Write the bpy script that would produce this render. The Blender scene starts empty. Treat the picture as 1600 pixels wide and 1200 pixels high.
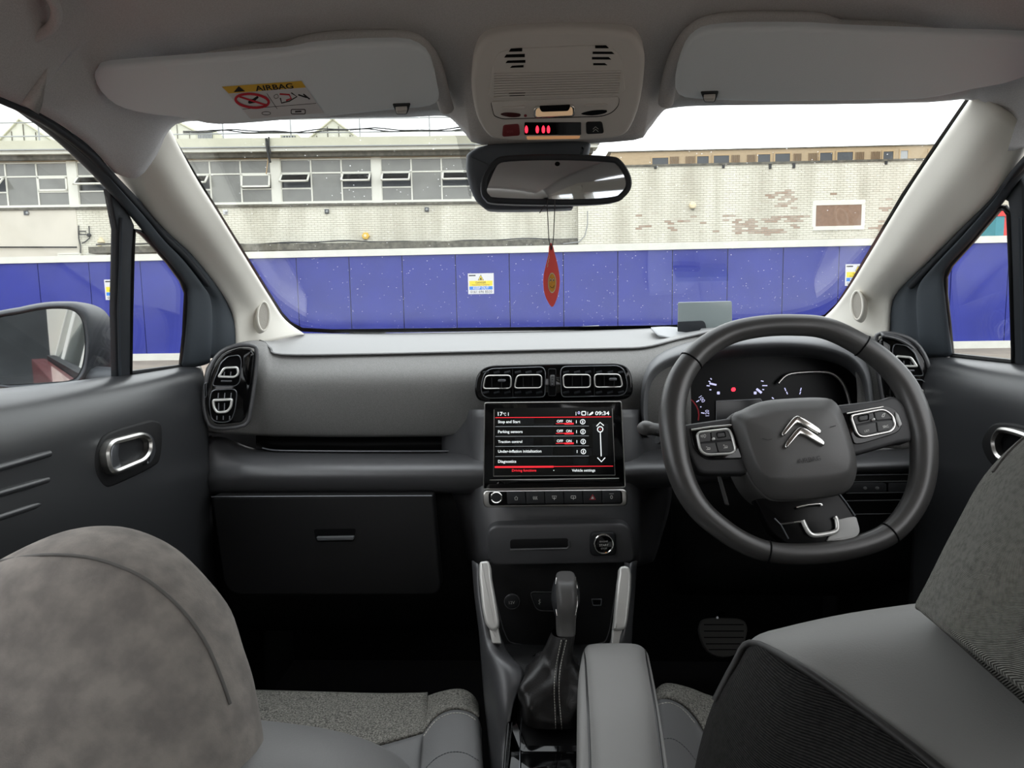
import bpy, bmesh, math, random
from mathutils import Vector, Matrix, noise
random.seed(7)
SC = bpy.context.scene
COL = SC.collection
# ------------------------------------------------------------------ camera
F = 1100.0                                   # focal length in pixels of the 1600 x 1200 frame
CAM = Vector((-0.02, 0.0, 1.25))
_yaw, _pitch, _roll = math.radians(2.5), math.radians(6.6), 0.018
_fw = Vector((-math.sin(_yaw)*math.cos(_pitch), math.cos(_yaw)*math.cos(_pitch), -math.sin(_pitch)))
_r0 = Vector((math.cos(_yaw), math.sin(_yaw), 0))
_u0 = _r0.cross(_fw)
_rt = _r0*math.cos(_roll) - _u0*math.sin(_roll)
_up = _u0*math.cos(_roll) + _r0*math.sin(_roll)
cam_data = bpy.data.cameras.new('camera'); cam = bpy.data.objects.new('camera', cam_data); COL.objects.link(cam)
cam_data.sensor_width = 36; cam_data.lens = 36*F/1600; cam_data.clip_start = 0.02; cam_data.clip_end = 500
m = Matrix((_rt, _up, -_fw)).transposed().to_4x4(); m.translation = CAM
cam.matrix_world = m
SC.camera = cam
# ------------------------------------------------------------------ light: an even overcast sky
SC.view_settings.view_transform = 'Standard'; SC.view_settings.look = 'None'
SC.view_settings.gamma = 1; SC.view_settings.use_curve_mapping = False
SC.view_settings.exposure = 1.75
SC.cycles.use_denoising = True
SC.cycles.max_bounces = 10; SC.cycles.diffuse_bounces = 6; SC.cycles.glossy_bounces = 5; SC.cycles.transparent_max_bounces = 16
SC.cycles.sample_clamp_indirect = 6.0
W = bpy.data.worlds.new('overcast_sky'); SC.world = W; W.use_nodes = True
nt = W.node_tree; nt.nodes.clear()
wo = nt.nodes.new('ShaderNodeOutputWorld'); wb = nt.nodes.new('ShaderNodeBackground')
tc = nt.nodes.new('ShaderNodeTexCoord'); nz = nt.nodes.new('ShaderNodeTexNoise'); cr = nt.nodes.new('ShaderNodeValToRGB')
nz.inputs['Scale'].default_value = 1.6; nz.inputs['Detail'].default_value = 3
cr.color_ramp.elements[0].position = .3; cr.color_ramp.elements[0].color = (.86, .88, .92, 1)
cr.color_ramp.elements[1].position = .7; cr.color_ramp.elements[1].color = (1, 1, 1, 1)
nt.links.new(tc.outputs['Generated'], nz.inputs['Vector']); nt.links.new(nz.outputs['Fac'], cr.inputs['Fac'])
nt.links.new(cr.outputs['Color'], wb.inputs['Color']); wb.inputs['Strength'].default_value = 0.98
nt.links.new(wb.outputs['Background'], wo.inputs['Surface'])
# ------------------------------------------------------------------ helpers: points
def ray(px, py): return _fw*F + _rt*(px-800) + _up*(600-py)
def Q(px, py, zc): return CAM + ray(px, py)*(zc/F)                 # at depth zc along the lens axis
def QX(px, py, X):
    d = ray(px, py); return CAM + d*((X-CAM.x)/d.x)
def QY(px, py, Y):
    d = ray(px, py); return CAM + d*((Y-CAM.y)/d.y)
def QZ(px, py, Z):
    d = ray(px, py); return CAM + d*((Z-CAM.z)/d.z)
class Pl:                                                          # a working plane: origin, two axes, normal
    def __init__(s, p, n, e1=None):
        s.p = p; s.n = n.normalized()
        s.e1 = (e1 or Vector((0, 0, 1)).cross(s.n)).normalized(); s.e2 = s.n.cross(s.e1).normalized()
    def at(s, px, py, h=0):
        d = ray(px, py); t = (s.p+s.n*h-CAM).dot(s.n)/d.dot(s.n); return CAM + d*t
    def ab(s, px, py):
        v = s.at(px, py)-s.p; return (v.dot(s.e1), v.dot(s.e2))
    def w(s, a, b, h=0): return s.p + s.e1*a + s.e2*b + s.n*h
    def up(s, h): return Pl(s.p+s.n*h, s.n, s.e1)
def pl(px, py, zc, tilt=0, yaw=0):                                  # plane facing the cabin, tilt>0 leans its face up, yaw>0 turns it to +X
    t, y = math.radians(tilt), math.radians(yaw)
    return Pl(Q(px, py, zc), Vector((math.sin(y)*math.cos(t), -math.cos(y)*math.cos(t), math.sin(t))))
# ------------------------------------------------------------------ helpers: objects
def origin_of(par):
    v = Vector((0, 0, 0))
    while par: v += par.location; par = par.parent
    return v
def tag(o, label=None, cat=None, group=None, kind=None):
    if label: o['label'] = label
    if cat: o['category'] = cat
    if group: o['group'] = group
    if kind: o['kind'] = kind
    return o
def thing(name, loc, label, cat, group=None, kind=None):
    o = bpy.data.objects.new(name, None); COL.objects.link(o); o.location = loc; o.empty_display_size = .02
    return tag(o, label, cat, group, kind)
def link(name, verts, faces, mat, par=None, ang=35, thick=0, face_cam=False, sub=0):
    verts = [Vector(v) for v in verts]
    if par is None:
        lo = [min(v[k] for v in verts) for k in range(3)]; hi = [max(v[k] for v in verts) for k in range(3)]
        org = Vector(((lo[0]+hi[0])/2, (lo[1]+hi[1])/2, lo[2]))
    else: org = origin_of(par)
    me = bpy.data.meshes.new(name); me.from_pydata([v-org for v in verts], [], faces); me.update()
    if face_cam:
        s = 0
        for p in me.polygons: s += p.normal.dot(CAM-org-p.center)*p.area/((CAM-org-p.center).length+1e-6)
        if s < 0: me.flip_normals()
    me.shade_smooth() if hasattr(me, 'shade_smooth') else [setattr(p, 'use_smooth', True) for p in me.polygons]
    if ang < 180: me.set_sharp_from_angle(angle=math.radians(ang))
    me.materials.append(mat)
    o = bpy.data.objects.new(name, me); COL.objects.link(o)
    if par is None: o.location = org
    else: o.parent = par
    if sub:
        s = o.modifiers.new('sub', 'SUBSURF'); s.levels = s.render_levels = sub
    if thick:
        s = o.modifiers.new('thick', 'SOLIDIFY'); s.thickness = thick; s.offset = -1
    return o
def crom(p, n, closed=False):                                       # Catmull-Rom through p, n steps per span
    out = []; N = len(p); K = N if closed else N-1
    for i in range(K):
        if closed: a, b, c, d = p[i-1], p[i], p[(i+1) % N], p[(i+2) % N]
        else: a, b, c, d = p[max(i-1, 0)], p[i], p[i+1], p[min(i+2, N-1)]
        for k in range(n):
            t = k/n
            out.append((b*2 + (c-a)*t + (a*2-b*5+c*4-d)*(t*t) + (b*3-a-c*3+d)*(t*t*t))*.5)
    if not closed: out.append(p[-1])
    return out
def loft(name, rows, mat, par=None, nu=4, nv=4, cu=False, cv=False, thick=0, ang=180, face=True, caps=False):
    R = [crom([Vector(v) for v in r], nu, cu) if nu > 1 else [Vector(v) for v in r] for r in rows]
    M = len(R[0])
    if nv > 1:
        C = [crom([r[j] for r in R], nv, cv) for j in range(M)]
        R = [[C[j][i] for j in range(M)] for i in range(len(C[0]))]
    V = [v for r in R for v in r]; Fc = []; K = len(R)
    for i in range(K if cv else K-1):
        for j in range(M if cu else M-1):
            a, b = i*M+j, i*M+(j+1) % M; c, d = ((i+1) % K)*M+(j+1) % M, ((i+1) % K)*M+j
            Fc.append((a, b, c, d))
    if caps:
        Fc.append(tuple(range(M))[::-1]); Fc.append(tuple((K-1)*M+j for j in range(M)))
    return link(name, V, Fc, mat, par, ang, thick, face)
def area2(q): return sum(q[i-1][0]*q[i][1]-q[i][0]*q[i-1][1] for i in range(len(q)))/2
def inset(q, d):
    out = []; N = len(q)
    for i in range(N):
        a, b, c = q[i-1], q[i], q[(i+1) % N]
        e1 = (b[0]-a[0], b[1]-a[1]); e2 = (c[0]-b[0], c[1]-b[1])
        l1 = math.hypot(*e1) or 1e-9; l2 = math.hypot(*e2) or 1e-9
        n1 = (-e1[1]/l1, e1[0]/l1); n2 = (-e2[1]/l2, e2[0]/l2)
        k = 1/max(.35, 1+n1[0]*n2[0]+n1[1]*n2[1])
        out.append((b[0]+d*(n1[0]+n2[0])*k, b[1]+d*(n1[1]+n2[1])*k))
    return out
def rr(pts, r=6, n=5):                                              # round the corners of a pixel outline
    out = []; N = len(pts)
    for i in range(N):
        a, b, c = Vector(pts[i-1]), Vector(pts[i]), Vector(pts[(i+1) % N])
        ra = r[i] if isinstance(r, (list, tuple)) else r
        d1 = min(ra, (a-b).length*.49); d2 = min(ra, (c-b).length*.49)
        p = b+(a-b).normalized()*d1; s = b+(c-b).normalized()*d2
        for k in range(n+1):
            t = k/n; out.append(tuple(p*(1-t)**2+b*2*t*(1-t)+s*t*t))
    return out
def rect(x0, y0, x1, y1, r=4): return rr([(x0, y0), (x1, y0), (x1, y1), (x0, y1)], r)
def oval(cx, cy, rx, ry, n=28, a=0):
    return [(cx+rx*math.cos(t)*math.cos(a)-ry*math.sin(t)*math.sin(a), cy+rx*math.cos(t)*math.sin(a)+ry*math.sin(t)*math.cos(a)) for t in (2*math.pi*i/n for i in range(n))]
def smo(pts, n=5): return [tuple(v) for v in crom([Vector(p) for p in pts], n, True)]
def prism(name, q, P, h0, h1, mat, par=None, bev=0, seg=3, ang=40):  # q: outline in plane metres
    if area2(q) < 0: q = q[::-1]
    rings = [[P.w(a, b, h0) for a, b in q], [P.w(a, b, h1-bev) for a, b in q]]
    for k in range(1, seg+1 if bev else 1):
        t = math.pi/2*k/seg
        rings.append([P.w(a, b, h1-bev+bev*math.sin(t)) for a, b in inset(q, bev*(1-math.cos(t)))])
    N = len(q); V = [v for r in rings for v in r]; Fc = [tuple(range(N))[::-1], tuple((len(rings)-1)*N+i for i in range(N))]
    for k in range(len(rings)-1):
        for i in range(N): Fc.append((k*N+i, k*N+(i+1) % N, (k+1)*N+(i+1) % N, (k+1)*N+i))
    return link(name, V, Fc, mat, par, ang)
def plate(name, pts, P, h0, h1, mat, par=None, bev=0, seg=3, ang=40):  # pts: outline in pixels on plane P
    P2 = P.up(h1); return prism(name, [P2.ab(*p) for p in pts], P, h0, h1, mat, par, bev, seg, ang)
def ringp(name, pts, P, w, h0, h1, mat, par=None, bev=.0006):        # flat ring: pts is the outer outline, w its width in metres
    P2 = P.up(h1); q = [P2.ab(*p) for p in pts]
    if area2(q) < 0: q = q[::-1]
    qi = inset(q, w); N = len(q)
    qo2, qi2 = inset(q, bev), inset(q, w-bev)
    rings = [[P.w(a, b, h0) for a, b in q], [P.w(a, b, h1-bev) for a, b in q], [P.w(a, b, h1) for a, b in qo2],
             [P.w(a, b, h1) for a, b in qi2], [P.w(a, b, h1-bev) for a, b in qi], [P.w(a, b, h0) for a, b in qi]]
    V = [v for r in rings for v in r]; Fc = []
    for k in range(6):
        for i in range(N):
            k2 = (k+1) % 6; Fc.append((k*N+i, k*N+(i+1) % N, k2*N+(i+1) % N, k2*N+i))
    return link(name, V, Fc, mat, par, 40)
def tube(name, pts, r, mat, par=None, closed=False, sides=10, sx=1.0, up=None, smooth=0):
    pts = [Vector(p) for p in pts]
    if smooth: pts = crom(pts, smooth, closed)
    N = len(pts); V = []; Fc = []; nrm = None
    for i in range(N):
        a, b = pts[i-1] if (closed or i) else pts[i], pts[(i+1) % N] if (closed or i < N-1) else pts[i]
        t = (b-a).normalized()
        if nrm is None:
            nrm = up or (Vector((0, 0, 1)) if abs(t.z) < .9 else Vector((1, 0, 0)))
        if up: nrm = up
        nrm = (nrm-t*nrm.dot(t)).normalized(); bi = t.cross(nrm)
        ri = r[i] if isinstance(r, list) else r
        for k in range(sides):
            an = 2*math.pi*k/sides; V.append(pts[i]+nrm*(math.cos(an)*ri)+bi*(math.sin(an)*ri*sx))
    for i in range(N if closed else N-1):
        for k in range(sides):
            j = (i+1) % N; Fc.append((i*sides+k, i*sides+(k+1) % sides, j*sides+(k+1) % sides, j*sides+k))
    if not closed:
        Fc.append(tuple(range(sides))[::-1]); Fc.append(tuple((N-1)*sides+k for k in range(sides)))
    return link(name, V, Fc, mat, par, 60)
BOXF = [(0, 3, 2, 1), (4, 5, 6, 7), (0, 1, 5, 4), (1, 2, 6, 5), (2, 3, 7, 6), (3, 0, 4, 7)]
class MB:                                                           # collects boxes into one mesh
    def __init__(s): s.v = []; s.f = []
    def box(s, P, a0, a1, b0, b1, h0, h1):
        n = len(s.v); s.v += [P.w(a, b, h) for h in (h0, h1) for a, b in ((a0, b0), (a1, b0), (a1, b1), (a0, b1))]
        s.f += [tuple(n+i for i in f) for f in BOXF]; return s
    def hexa(s, p8):
        n = len(s.v); s.v += list(p8); s.f += [tuple(n+i for i in f) for f in BOXF]; return s
    def build(s, name, mat, par=None): return link(name, s.v, s.f, mat, par, 30)
def pbox(name, P, a0, a1, b0, b1, h0, h1, mat, par=None): return MB().box(P, a0, a1, b0, b1, h0, h1).build(name, mat, par)
def wbox(name, lo, hi, mat, par=None):
    P = Pl(Vector((0, 0, 0)), Vector((0, 0, 1)), Vector((1, 0, 0))); return pbox(name, P, lo[0], hi[0], lo[1], hi[1], lo[2], hi[2], mat, par)
def txt(name, s, P, x0, y0, x1, y1, mat, par, h=.0003, hpx=None, bold=0, lift=0.0):   # baseline from pixel (x0,y0) to (x1,y1), stretched to fit
    cu = bpy.data.curves.new('t', 'FONT'); cu.body = s; cu.size = 1; cu.offset = bold; cu.resolution_u = 3
    ob = bpy.data.objects.new('t', cu); COL.objects.link(ob)
    bpy.context.view_layer.update()
    me = bpy.data.meshes.new_from_object(ob.evaluated_get(bpy.context.evaluated_depsgraph_get()))
    bpy.data.objects.remove(ob); bpy.data.curves.remove(cu)
    xs = [v.co.x for v in me.vertices]; w = max(xs)-min(xs); xm = min(xs)
    A, B = P.at(x0, y0), P.at(x1, y1); d = B-A; L = d.length; d.normalize(); u = P.n.cross(d).normalized()
    sx = L/w
    sy = sx if hpx is None else (P.at(x0, y0-hpx)-A).length/.72
    V = [A+d*((v.co.x-xm)*sx)+u*(v.co.y*sy)+P.n*(h+lift) for v in me.vertices]
    Fc = [tuple(p.vertices) for p in me.polygons]; bpy.data.meshes.remove(me)
    return link(name, V, Fc, mat, par, 30)
def flat(name, pts, P, mat, par, h=.0004):                          # printed shape on a plane
    P2 = P.up(h); q = [P2.ab(*p) for p in pts]
    if area2(q) < 0: q = q[::-1]
    return link(name, [P.w(a, b, h) for a, b in q], [tuple(range(len(q)))], mat, par, 30)
def line(name, pts, P, wpx, mat, par, h=.0004, closed=False):       # printed stroke on a plane, width in pixels
    V = []; Fc = []; N = len(pts)
    for i in range(N):
        a, b = Vector(pts[i-1] if (closed or i) else pts[i]), Vector(pts[(i+1) % N] if (closed or i < N-1) else pts[i])
        t = (b-a).normalized(); n = Vector((-t.y, t.x))*wpx/2; c = Vector(pts[i])
        V += [P.at(*(c+n), h), P.at(*(c-n), h)]
    for i in range(N if closed else N-1):
        j = (i+1) % N; Fc.append((2*i, 2*i+1, 2*j+1, 2*j))
    return link(name, V, Fc, mat, par, 30, face_cam=True)
# ------------------------------------------------------------------ materials
def lin(c):
    return tuple((x/255/12.92 if x/255 <= .04045 else ((x/255+.055)/1.055)**2.4) for x in c)+(1,)
def mat(name, rgb, rough=.6, metal=0, spec=.5, bump=0, bscale=400, var=0, vscale=200, rgb2=None, emit=0, coat=0, detail=2, stretch=None, ramp=(.35, .65), bdist=.001):
    m = bpy.data.materials.new(name); m.use_nodes = True; t = m.node_tree; b = t.nodes['Principled BSDF']
    c = lin(rgb); b.inputs['Base Color'].default_value = c; b.inputs['Roughness'].default_value = rough
    b.inputs['Metallic'].default_value = metal; b.inputs['Specular IOR Level'].default_value = spec
    b.inputs['Coat Weight'].default_value = coat; b.inputs['Coat Roughness'].default_value = .03
    if emit:
        b.inputs['Emission Color'].default_value = c; b.inputs['Emission Strength'].default_value = emit
    if bump or var:
        co = t.nodes.new('ShaderNodeTexCoord'); src = co.outputs['Object']
        if stretch:
            mp = t.nodes.new('ShaderNodeMapping'); mp.inputs['Scale'].default_value = stretch
            t.links.new(src, mp.inputs['Vector']); src = mp.outputs['Vector']
    if var:
        n = t.nodes.new('ShaderNodeTexNoise'); n.inputs['Scale'].default_value = vscale; n.inputs['Detail'].default_value = detail
        r = t.nodes.new('ShaderNodeValToRGB'); r.color_ramp.elements[0].position, r.color_ramp.elements[1].position = ramp
        r.color_ramp.elements[0].color = lin(rgb2) if rgb2 else tuple(x*(1-var) for x in c[:3])+(1,)
        r.color_ramp.elements[1].color = c
        t.links.new(src, n.inputs['Vector']); t.links.new(n.outputs['Fac'], r.inputs['Fac']); t.links.new(r.outputs['Color'], b.inputs['Base Color'])
    if bump:
        n = t.nodes.new('ShaderNodeTexNoise'); n.inputs['Scale'].default_value = bscale; n.inputs['Detail'].default_value = 2
        bp = t.nodes.new('ShaderNodeBump'); bp.inputs['Strength'].default_value = bump; bp.inputs['Distance'].default_value = bdist
        t.links.new(src, n.inputs['Vector']); t.links.new(n.outputs['Fac'], bp.inputs['Height']); t.links.new(bp.outputs['Normal'], b.inputs['Normal'])
    return m
def glassmat(name, tint=(1, 1, 1), refl=1.0, dirt=0):
    m = bpy.data.materials.new(name); m.use_nodes = True; t = m.node_tree; t.nodes.clear()
    o = t.nodes.new('ShaderNodeOutputMaterial'); tr = t.nodes.new('ShaderNodeBsdfTransparent'); gl = t.nodes.new('ShaderNodeBsdfGlossy')
    fr = t.nodes.new('ShaderNodeFresnel'); mx = t.nodes.new('ShaderNodeMixShader'); mu = t.nodes.new('ShaderNodeMath')
    tr.inputs['Color'].default_value = tint+(1,); gl.inputs['Roughness'].default_value = 0.01; gl.inputs['Color'].default_value = (1, 1, 1, 1)
    gm = t.nodes.new('ShaderNodeNewGeometry'); io = t.nodes.new('ShaderNodeMath'); io.operation = 'MULTIPLY_ADD'
    io.inputs[1].default_value = 1/1.5-1.5; io.inputs[2].default_value = 1.5   # the pane's back face sees air on its far side as well
    t.links.new(gm.outputs['Backfacing'], io.inputs[0]); t.links.new(io.outputs[0], fr.inputs['IOR']); mu.operation = 'MULTIPLY'; mu.inputs[1].default_value = refl
    t.links.new(fr.outputs['Fac'], mu.inputs[0]); t.links.new(mu.outputs[0], mx.inputs['Fac'])
    t.links.new(tr.outputs[0], mx.inputs[1]); t.links.new(gl.outputs[0], mx.inputs[2])
    last = mx.outputs[0]
    if dirt:                                                         # dried specks of dirt on the pane
        co = t.nodes.new('ShaderNodeTexCoord'); v = t.nodes.new('ShaderNodeTexVoronoi'); v.inputs['Scale'].default_value = 90
        lt = t.nodes.new('ShaderNodeMath'); lt.operation = 'LESS_THAN'; lt.inputs[1].default_value = .075
        n2 = t.nodes.new('ShaderNodeTexNoise'); n2.inputs['Scale'].default_value = 60; gt = t.nodes.new('ShaderNodeMath'); gt.operation = 'GREATER_THAN'; gt.inputs[1].default_value = .5
        ml = t.nodes.new('ShaderNodeMath'); ml.operation = 'MULTIPLY'; ml2 = t.nodes.new('ShaderNodeMath'); ml2.operation = 'MULTIPLY'; ml2.inputs[1].default_value = dirt
        df = t.nodes.new('ShaderNodeBsdfTranslucent'); df.inputs['Color'].default_value = (.8, .8, .8, 1); m2 = t.nodes.new('ShaderNodeMixShader')
        t.links.new(co.outputs['Object'], v.inputs['Vector']); t.links.new(co.outputs['Object'], n2.inputs['Vector'])
        t.links.new(v.outputs['Distance'], lt.inputs[0]); t.links.new(n2.outputs['Fac'], gt.inputs[0])
        t.links.new(lt.outputs[0], ml.inputs[0]); t.links.new(gt.outputs[0], ml.inputs[1]); t.links.new(ml.outputs[0], ml2.inputs[0])
        t.links.new(ml2.outputs[0], m2.inputs['Fac']); t.links.new(last, m2.inputs[1]); t.links.new(df.outputs[0], m2.inputs[2]); last = m2.outputs[0]
    t.links.new(last, o.inputs['Surface']); return m
M_HEAD = mat('headliner_fabric', (200, 198, 198), .95, spec=.1, bump=.25, bscale=900, var=.12, vscale=700)
M_VISOR = mat('visor_vinyl', (222, 230, 236), .8, spec=.2, bump=.2, bscale=700)
M_CONS = mat('console_plastic', (208, 205, 202), .7, spec=.3, bump=.15, bscale=900)
M_PILL = mat('pillar_plastic', (224, 220, 210), .75, spec=.25, bump=.12, bscale=800)
M_HOLE = mat('dark_slot', (14, 14, 15), .9, spec=.1)
M_RUB = mat('seal_rubber', (44, 47, 51), .6, spec=.3)
M_BLK = mat('black_grained_plastic', (74, 74, 76), .36, spec=.8, bump=.25, bscale=1500, bdist=.0006)
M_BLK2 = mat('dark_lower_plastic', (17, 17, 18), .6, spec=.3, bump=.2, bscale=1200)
M_CORN = mat('corner_trim_plastic', (66, 72, 78), .6, spec=.3, bump=.15, bscale=900)
M_PAD = mat('grey_dash_top', (132, 132, 132), .5, spec=.4, bump=.15, bscale=900)
M_TEX = mat('dash_textile', (150, 149, 147), .85, spec=.2, bump=.35, bscale=1100, var=.4, vscale=900, stretch=(1, 1, 2.5))
M_PIANO = mat('piano_black', (8, 8, 9), .06, spec=.4)
M_MORT = mat('dark_mortar', (170, 166, 152), .9)
M_HAND = mat('satin_handle', (214, 213, 209), .35, metal=.35)
M_CHR = mat('chrome', (225, 224, 220), .12, metal=1)
M_SAT = mat('satin_silver', (200, 198, 194), .32, metal=1)
M_SATL = mat('pale_satin_trim', (222, 222, 218), .35, metal=.6)
M_LEA = mat('black_leather', (32, 31, 31), .36, spec=.45, bump=.3, bscale=500, bdist=.0008)
M_WHEEL = mat('wheel_leather', (60, 59, 58), .34, spec=.65, bump=.2, bscale=800, bdist=.0005)
M_HUB = mat('hub_plastic', (76, 75, 74), .45, spec=.55, bump=.25, bscale=1500, bdist=.0005)
M_GLEA = mat('grey_seat_leather', (112, 112, 112), .5, spec=.4, bump=.25, bscale=600, bdist=.0008)
M_FAB = mat('heather_fabric', (150, 148, 140), .95, spec=.1, bump=.5, bscale=700, var=1, rgb2=(78, 77, 74), vscale=420, detail=4, bdist=.0012)
M_FABW = mat('soft_heather_fabric', (140, 135, 129), .95, spec=.1, bump=.35, bscale=700, var=1, rgb2=(118, 114, 110), vscale=50, detail=6)
M_ARM = mat('armrest_leather', (136, 135, 133), .55, spec=.35, bump=.25, bscale=700, bdist=.0007)
M_STI = mat('pale_thread', (190, 188, 180), .8)
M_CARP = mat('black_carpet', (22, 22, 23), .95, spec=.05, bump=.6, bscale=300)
M_SCR = mat('screen_black', (10, 11, 13), .12, spec=.4)
M_SCR2 = mat('screen_tile', (26, 29, 32), .15, spec=.4)
E_WHITE = mat('screen_white', (232, 238, 238), .5, emit=.26)
E_RED = mat('screen_red', (230, 40, 52), .5, emit=.3)
E_LED = mat('led_red', (255, 40, 60), .5, emit=.8)
E_DIAL = mat('dial_white', (205, 205, 245), .5, emit=.25)
E_ORANGE = mat('amber_glow', (255, 170, 90), .5, emit=.25)
M_ICON = mat('icon_print', (190, 190, 186), .6)
M_BTN = mat('grey_button', (82, 82, 82), .55, spec=.3, bump=.1, bscale=900)
M_BTN2 = mat('dark_button', (34, 35, 37), .5, spec=.3)
M_SOS = mat('red_button', (120, 44, 48), .4)
M_LENS = mat('lamp_lens', (225, 190, 150), .15, spec=.6, emit=.1)
M_SMOKE = mat('smoked_panel', (14, 15, 17), .35, spec=.15)
M_PIAN2 = mat('soft_gloss_black', (8, 8, 9), .25, spec=.15)
E_DIM = mat('screen_grey_line', (150, 156, 158), .5, emit=.12)
M_YEL = mat('yellow_print', (218, 176, 62), .7)
M_SYEL = mat('sign_yellow', (226, 202, 34), .6)
M_SBLU = mat('sign_blue', (36, 118, 206), .6)
M_STK = mat('sticker_white', (205, 205, 208), .7)
M_PRED = mat('print_red', (190, 40, 55), .6)
M_INK = mat('black_ink', (26, 26, 26), .7)
M_FRESH = mat('red_card', (245, 92, 84), .7, bump=.1, bscale=500)
M_ORG = mat('orange_print', (240, 170, 60), .7, var=.25, vscale=300)
M_CREAM = mat('cream_print', (222, 208, 172), .7)
M_STR = mat('grey_string', (70, 68, 68), .8)
M_MIR = mat('mirror_glass', (200, 205, 208), .015, metal=1)
M_MIRS = mat('mirror_housing', (52, 55, 60), .45, spec=.4)
M_HUD = mat('smoked_combiner', (140, 150, 150), .2, spec=.5)
glassmat_o = glassmat("sash_glass", (.5, .52, .55), .6)
M_GLASS = glassmat('windscreen_glass', (.93, .95, .95), .75, dirt=.75)
M_SIDE = glassmat('side_glass', (.93, .95, .95), .6)
# outside
M_BLUE = mat('blue_board', (46, 54, 142), .55, spec=.3, var=.14, vscale=1.4, detail=5)
M_WBRD = mat('white_board', (214, 213, 204), .6, var=.08, vscale=3)
M_WALL = mat('cream_render', (206, 200, 186), .85, var=.1, vscale=1.2, detail=5)
M_FASC = mat('fascia_cladding', (190, 188, 168), .7, var=.06, vscale=2)
M_SOFF = mat('mottled_soffit', (98, 94, 84), .9, var=.4, vscale=8)  # dark grey-brown, varied at random by noise
M_TANS = mat('tan_timber', (172, 148, 112), .8)
M_WFRM = mat('white_window_paint', (218, 217, 206), .6)
M_PANE = mat('grey_pane', (120, 120, 114), .1, spec=.5, var=.12, vscale=2)
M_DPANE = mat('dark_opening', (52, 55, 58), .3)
M_GABL = mat('pale_cladding', (196, 195, 182), .8, var=.08, vscale=4)
M_STEEL = mat('galvanised_steel', (150, 152, 152), .5, metal=.4)
M_CABL = mat('black_cable', (40, 40, 40), .7)
M_LEDGE = mat('weathered_ledge', (108, 104, 92), .9, var=.5, vscale=6)
M_TANB = mat('tan_brick_far', (172, 152, 122), .9, var=.12, vscale=4, stretch=(1, 1, 6))
M_LOUV = mat('brown_louvre', (128, 108, 84), .9)
M_BROWN = mat('brown_infill_brick', (138, 110, 90), .9, var=.15, vscale=9)
M_PAVE = mat('pavement', (140, 130, 116), .95, var=.25, vscale=3, detail=6)
M_CARRED = mat('red_car_paint', (176, 20, 24), .25, coat=.8)
M_DARKB = mat('dark_slate_building', (58, 60, 62), .8, var=.3, vscale=1.5)
M_GREEN = mat('green_foliage', (70, 110, 84), .9, var=.4, vscale=3)
M_TEAL = mat('teal_panel', (70, 140, 150), .6)
M_REDP = mat('red_panel', (220, 70, 66), .6)
M_BLKM = mat('black_frit', (10, 10, 11), .4)

def brickmat():
    m = bpy.data.materials.new('painted_brick'); m.use_nodes = True; t = m.node_tree; b = t.nodes['Principled BSDF']
    b.inputs['Roughness'].default_value = .85; b.inputs['Specular IOR Level'].default_value = .2
    at = t.nodes.new('ShaderNodeAttribute'); at.attribute_name = 'peel'
    co = t.nodes.new('ShaderNodeTexCoord'); mp = t.nodes.new('ShaderNodeMapping'); mp.inputs['Scale'].default_value = (1.3, 1.3, .18)
    n = t.nodes.new('ShaderNodeTexNoise'); n.inputs['Scale'].default_value = 1.1; n.inputs['Detail'].default_value = 6
    r = t.nodes.new('ShaderNodeValToRGB'); r.color_ramp.elements[0].position = .3; r.color_ramp.elements[1].position = .6
    r.color_ramp.elements[0].color = lin((188, 183, 166)); r.color_ramp.elements[1].color = lin((222, 219, 204))
    mx = t.nodes.new('ShaderNodeMix'); mx.data_type = 'RGBA'; mx.inputs['B'].default_value = lin((164, 142, 124))
    t.links.new(co.outputs['Object'], mp.inputs['Vector']); t.links.new(mp.outputs['Vector'], n.inputs['Vector']); t.links.new(n.outputs['Fac'], r.inputs['Fac'])
    t.links.new(at.outputs['Fac'], mx.inputs['Factor']); t.links.new(r.outputs['Color'], mx.inputs['A']); t.links.new(mx.outputs['Result'], b.inputs['Base Color'])
    return m
M_BRICK = brickmat()
def ribmat(name, rgb, rgb2, scale, direction='Z', rough=.9, st=.6, rot=None, spec=.15):
    m = mat(name, rgb, rough, spec=spec); t = m.node_tree; b = t.nodes['Principled BSDF']
    co = t.nodes.new('ShaderNodeTexCoord'); w = t.nodes.new('ShaderNodeTexWave'); w.bands_direction = direction
    w.inputs['Scale'].default_value = scale; w.inputs['Distortion'].default_value = .6; w.inputs['Detail'].default_value = 1
    src = co.outputs['Object']
    if rot:
        mp = t.nodes.new('ShaderNodeMapping'); mp.inputs['Rotation'].default_value = rot
        t.links.new(src, mp.inputs['Vector']); src = mp.outputs['Vector']
    n = t.nodes.new('ShaderNodeTexNoise'); n.inputs['Scale'].default_value = 260; n.inputs['Detail'].default_value = 4
    ad = t.nodes.new('ShaderNodeMath'); ad.operation = 'MULTIPLY'
    r = t.nodes.new('ShaderNodeValToRGB'); r.color_ramp.elements[0].position = .05; r.color_ramp.elements[1].position = .5
    r.color_ramp.elements[0].color = lin(rgb2); r.color_ramp.elements[1].color = lin(rgb)
    bp = t.nodes.new('ShaderNodeBump'); bp.inputs['Strength'].default_value = st; bp.inputs['Distance'].default_value = .0012
    t.links.new(src, w.inputs['Vector']); t.links.new(src, n.inputs['Vector'])
    t.links.new(w.outputs['Fac'], ad.inputs[0]); t.links.new(n.outputs['Fac'], ad.inputs[1])
    t.links.new(ad.outputs[0], r.inputs['Fac']); t.links.new(r.outputs['Color'], b.inputs['Base Color'])
    t.links.new(w.outputs['Fac'], bp.inputs['Height']); t.links.new(bp.outputs['Normal'], b.inputs['Normal'])
    return m
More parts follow.
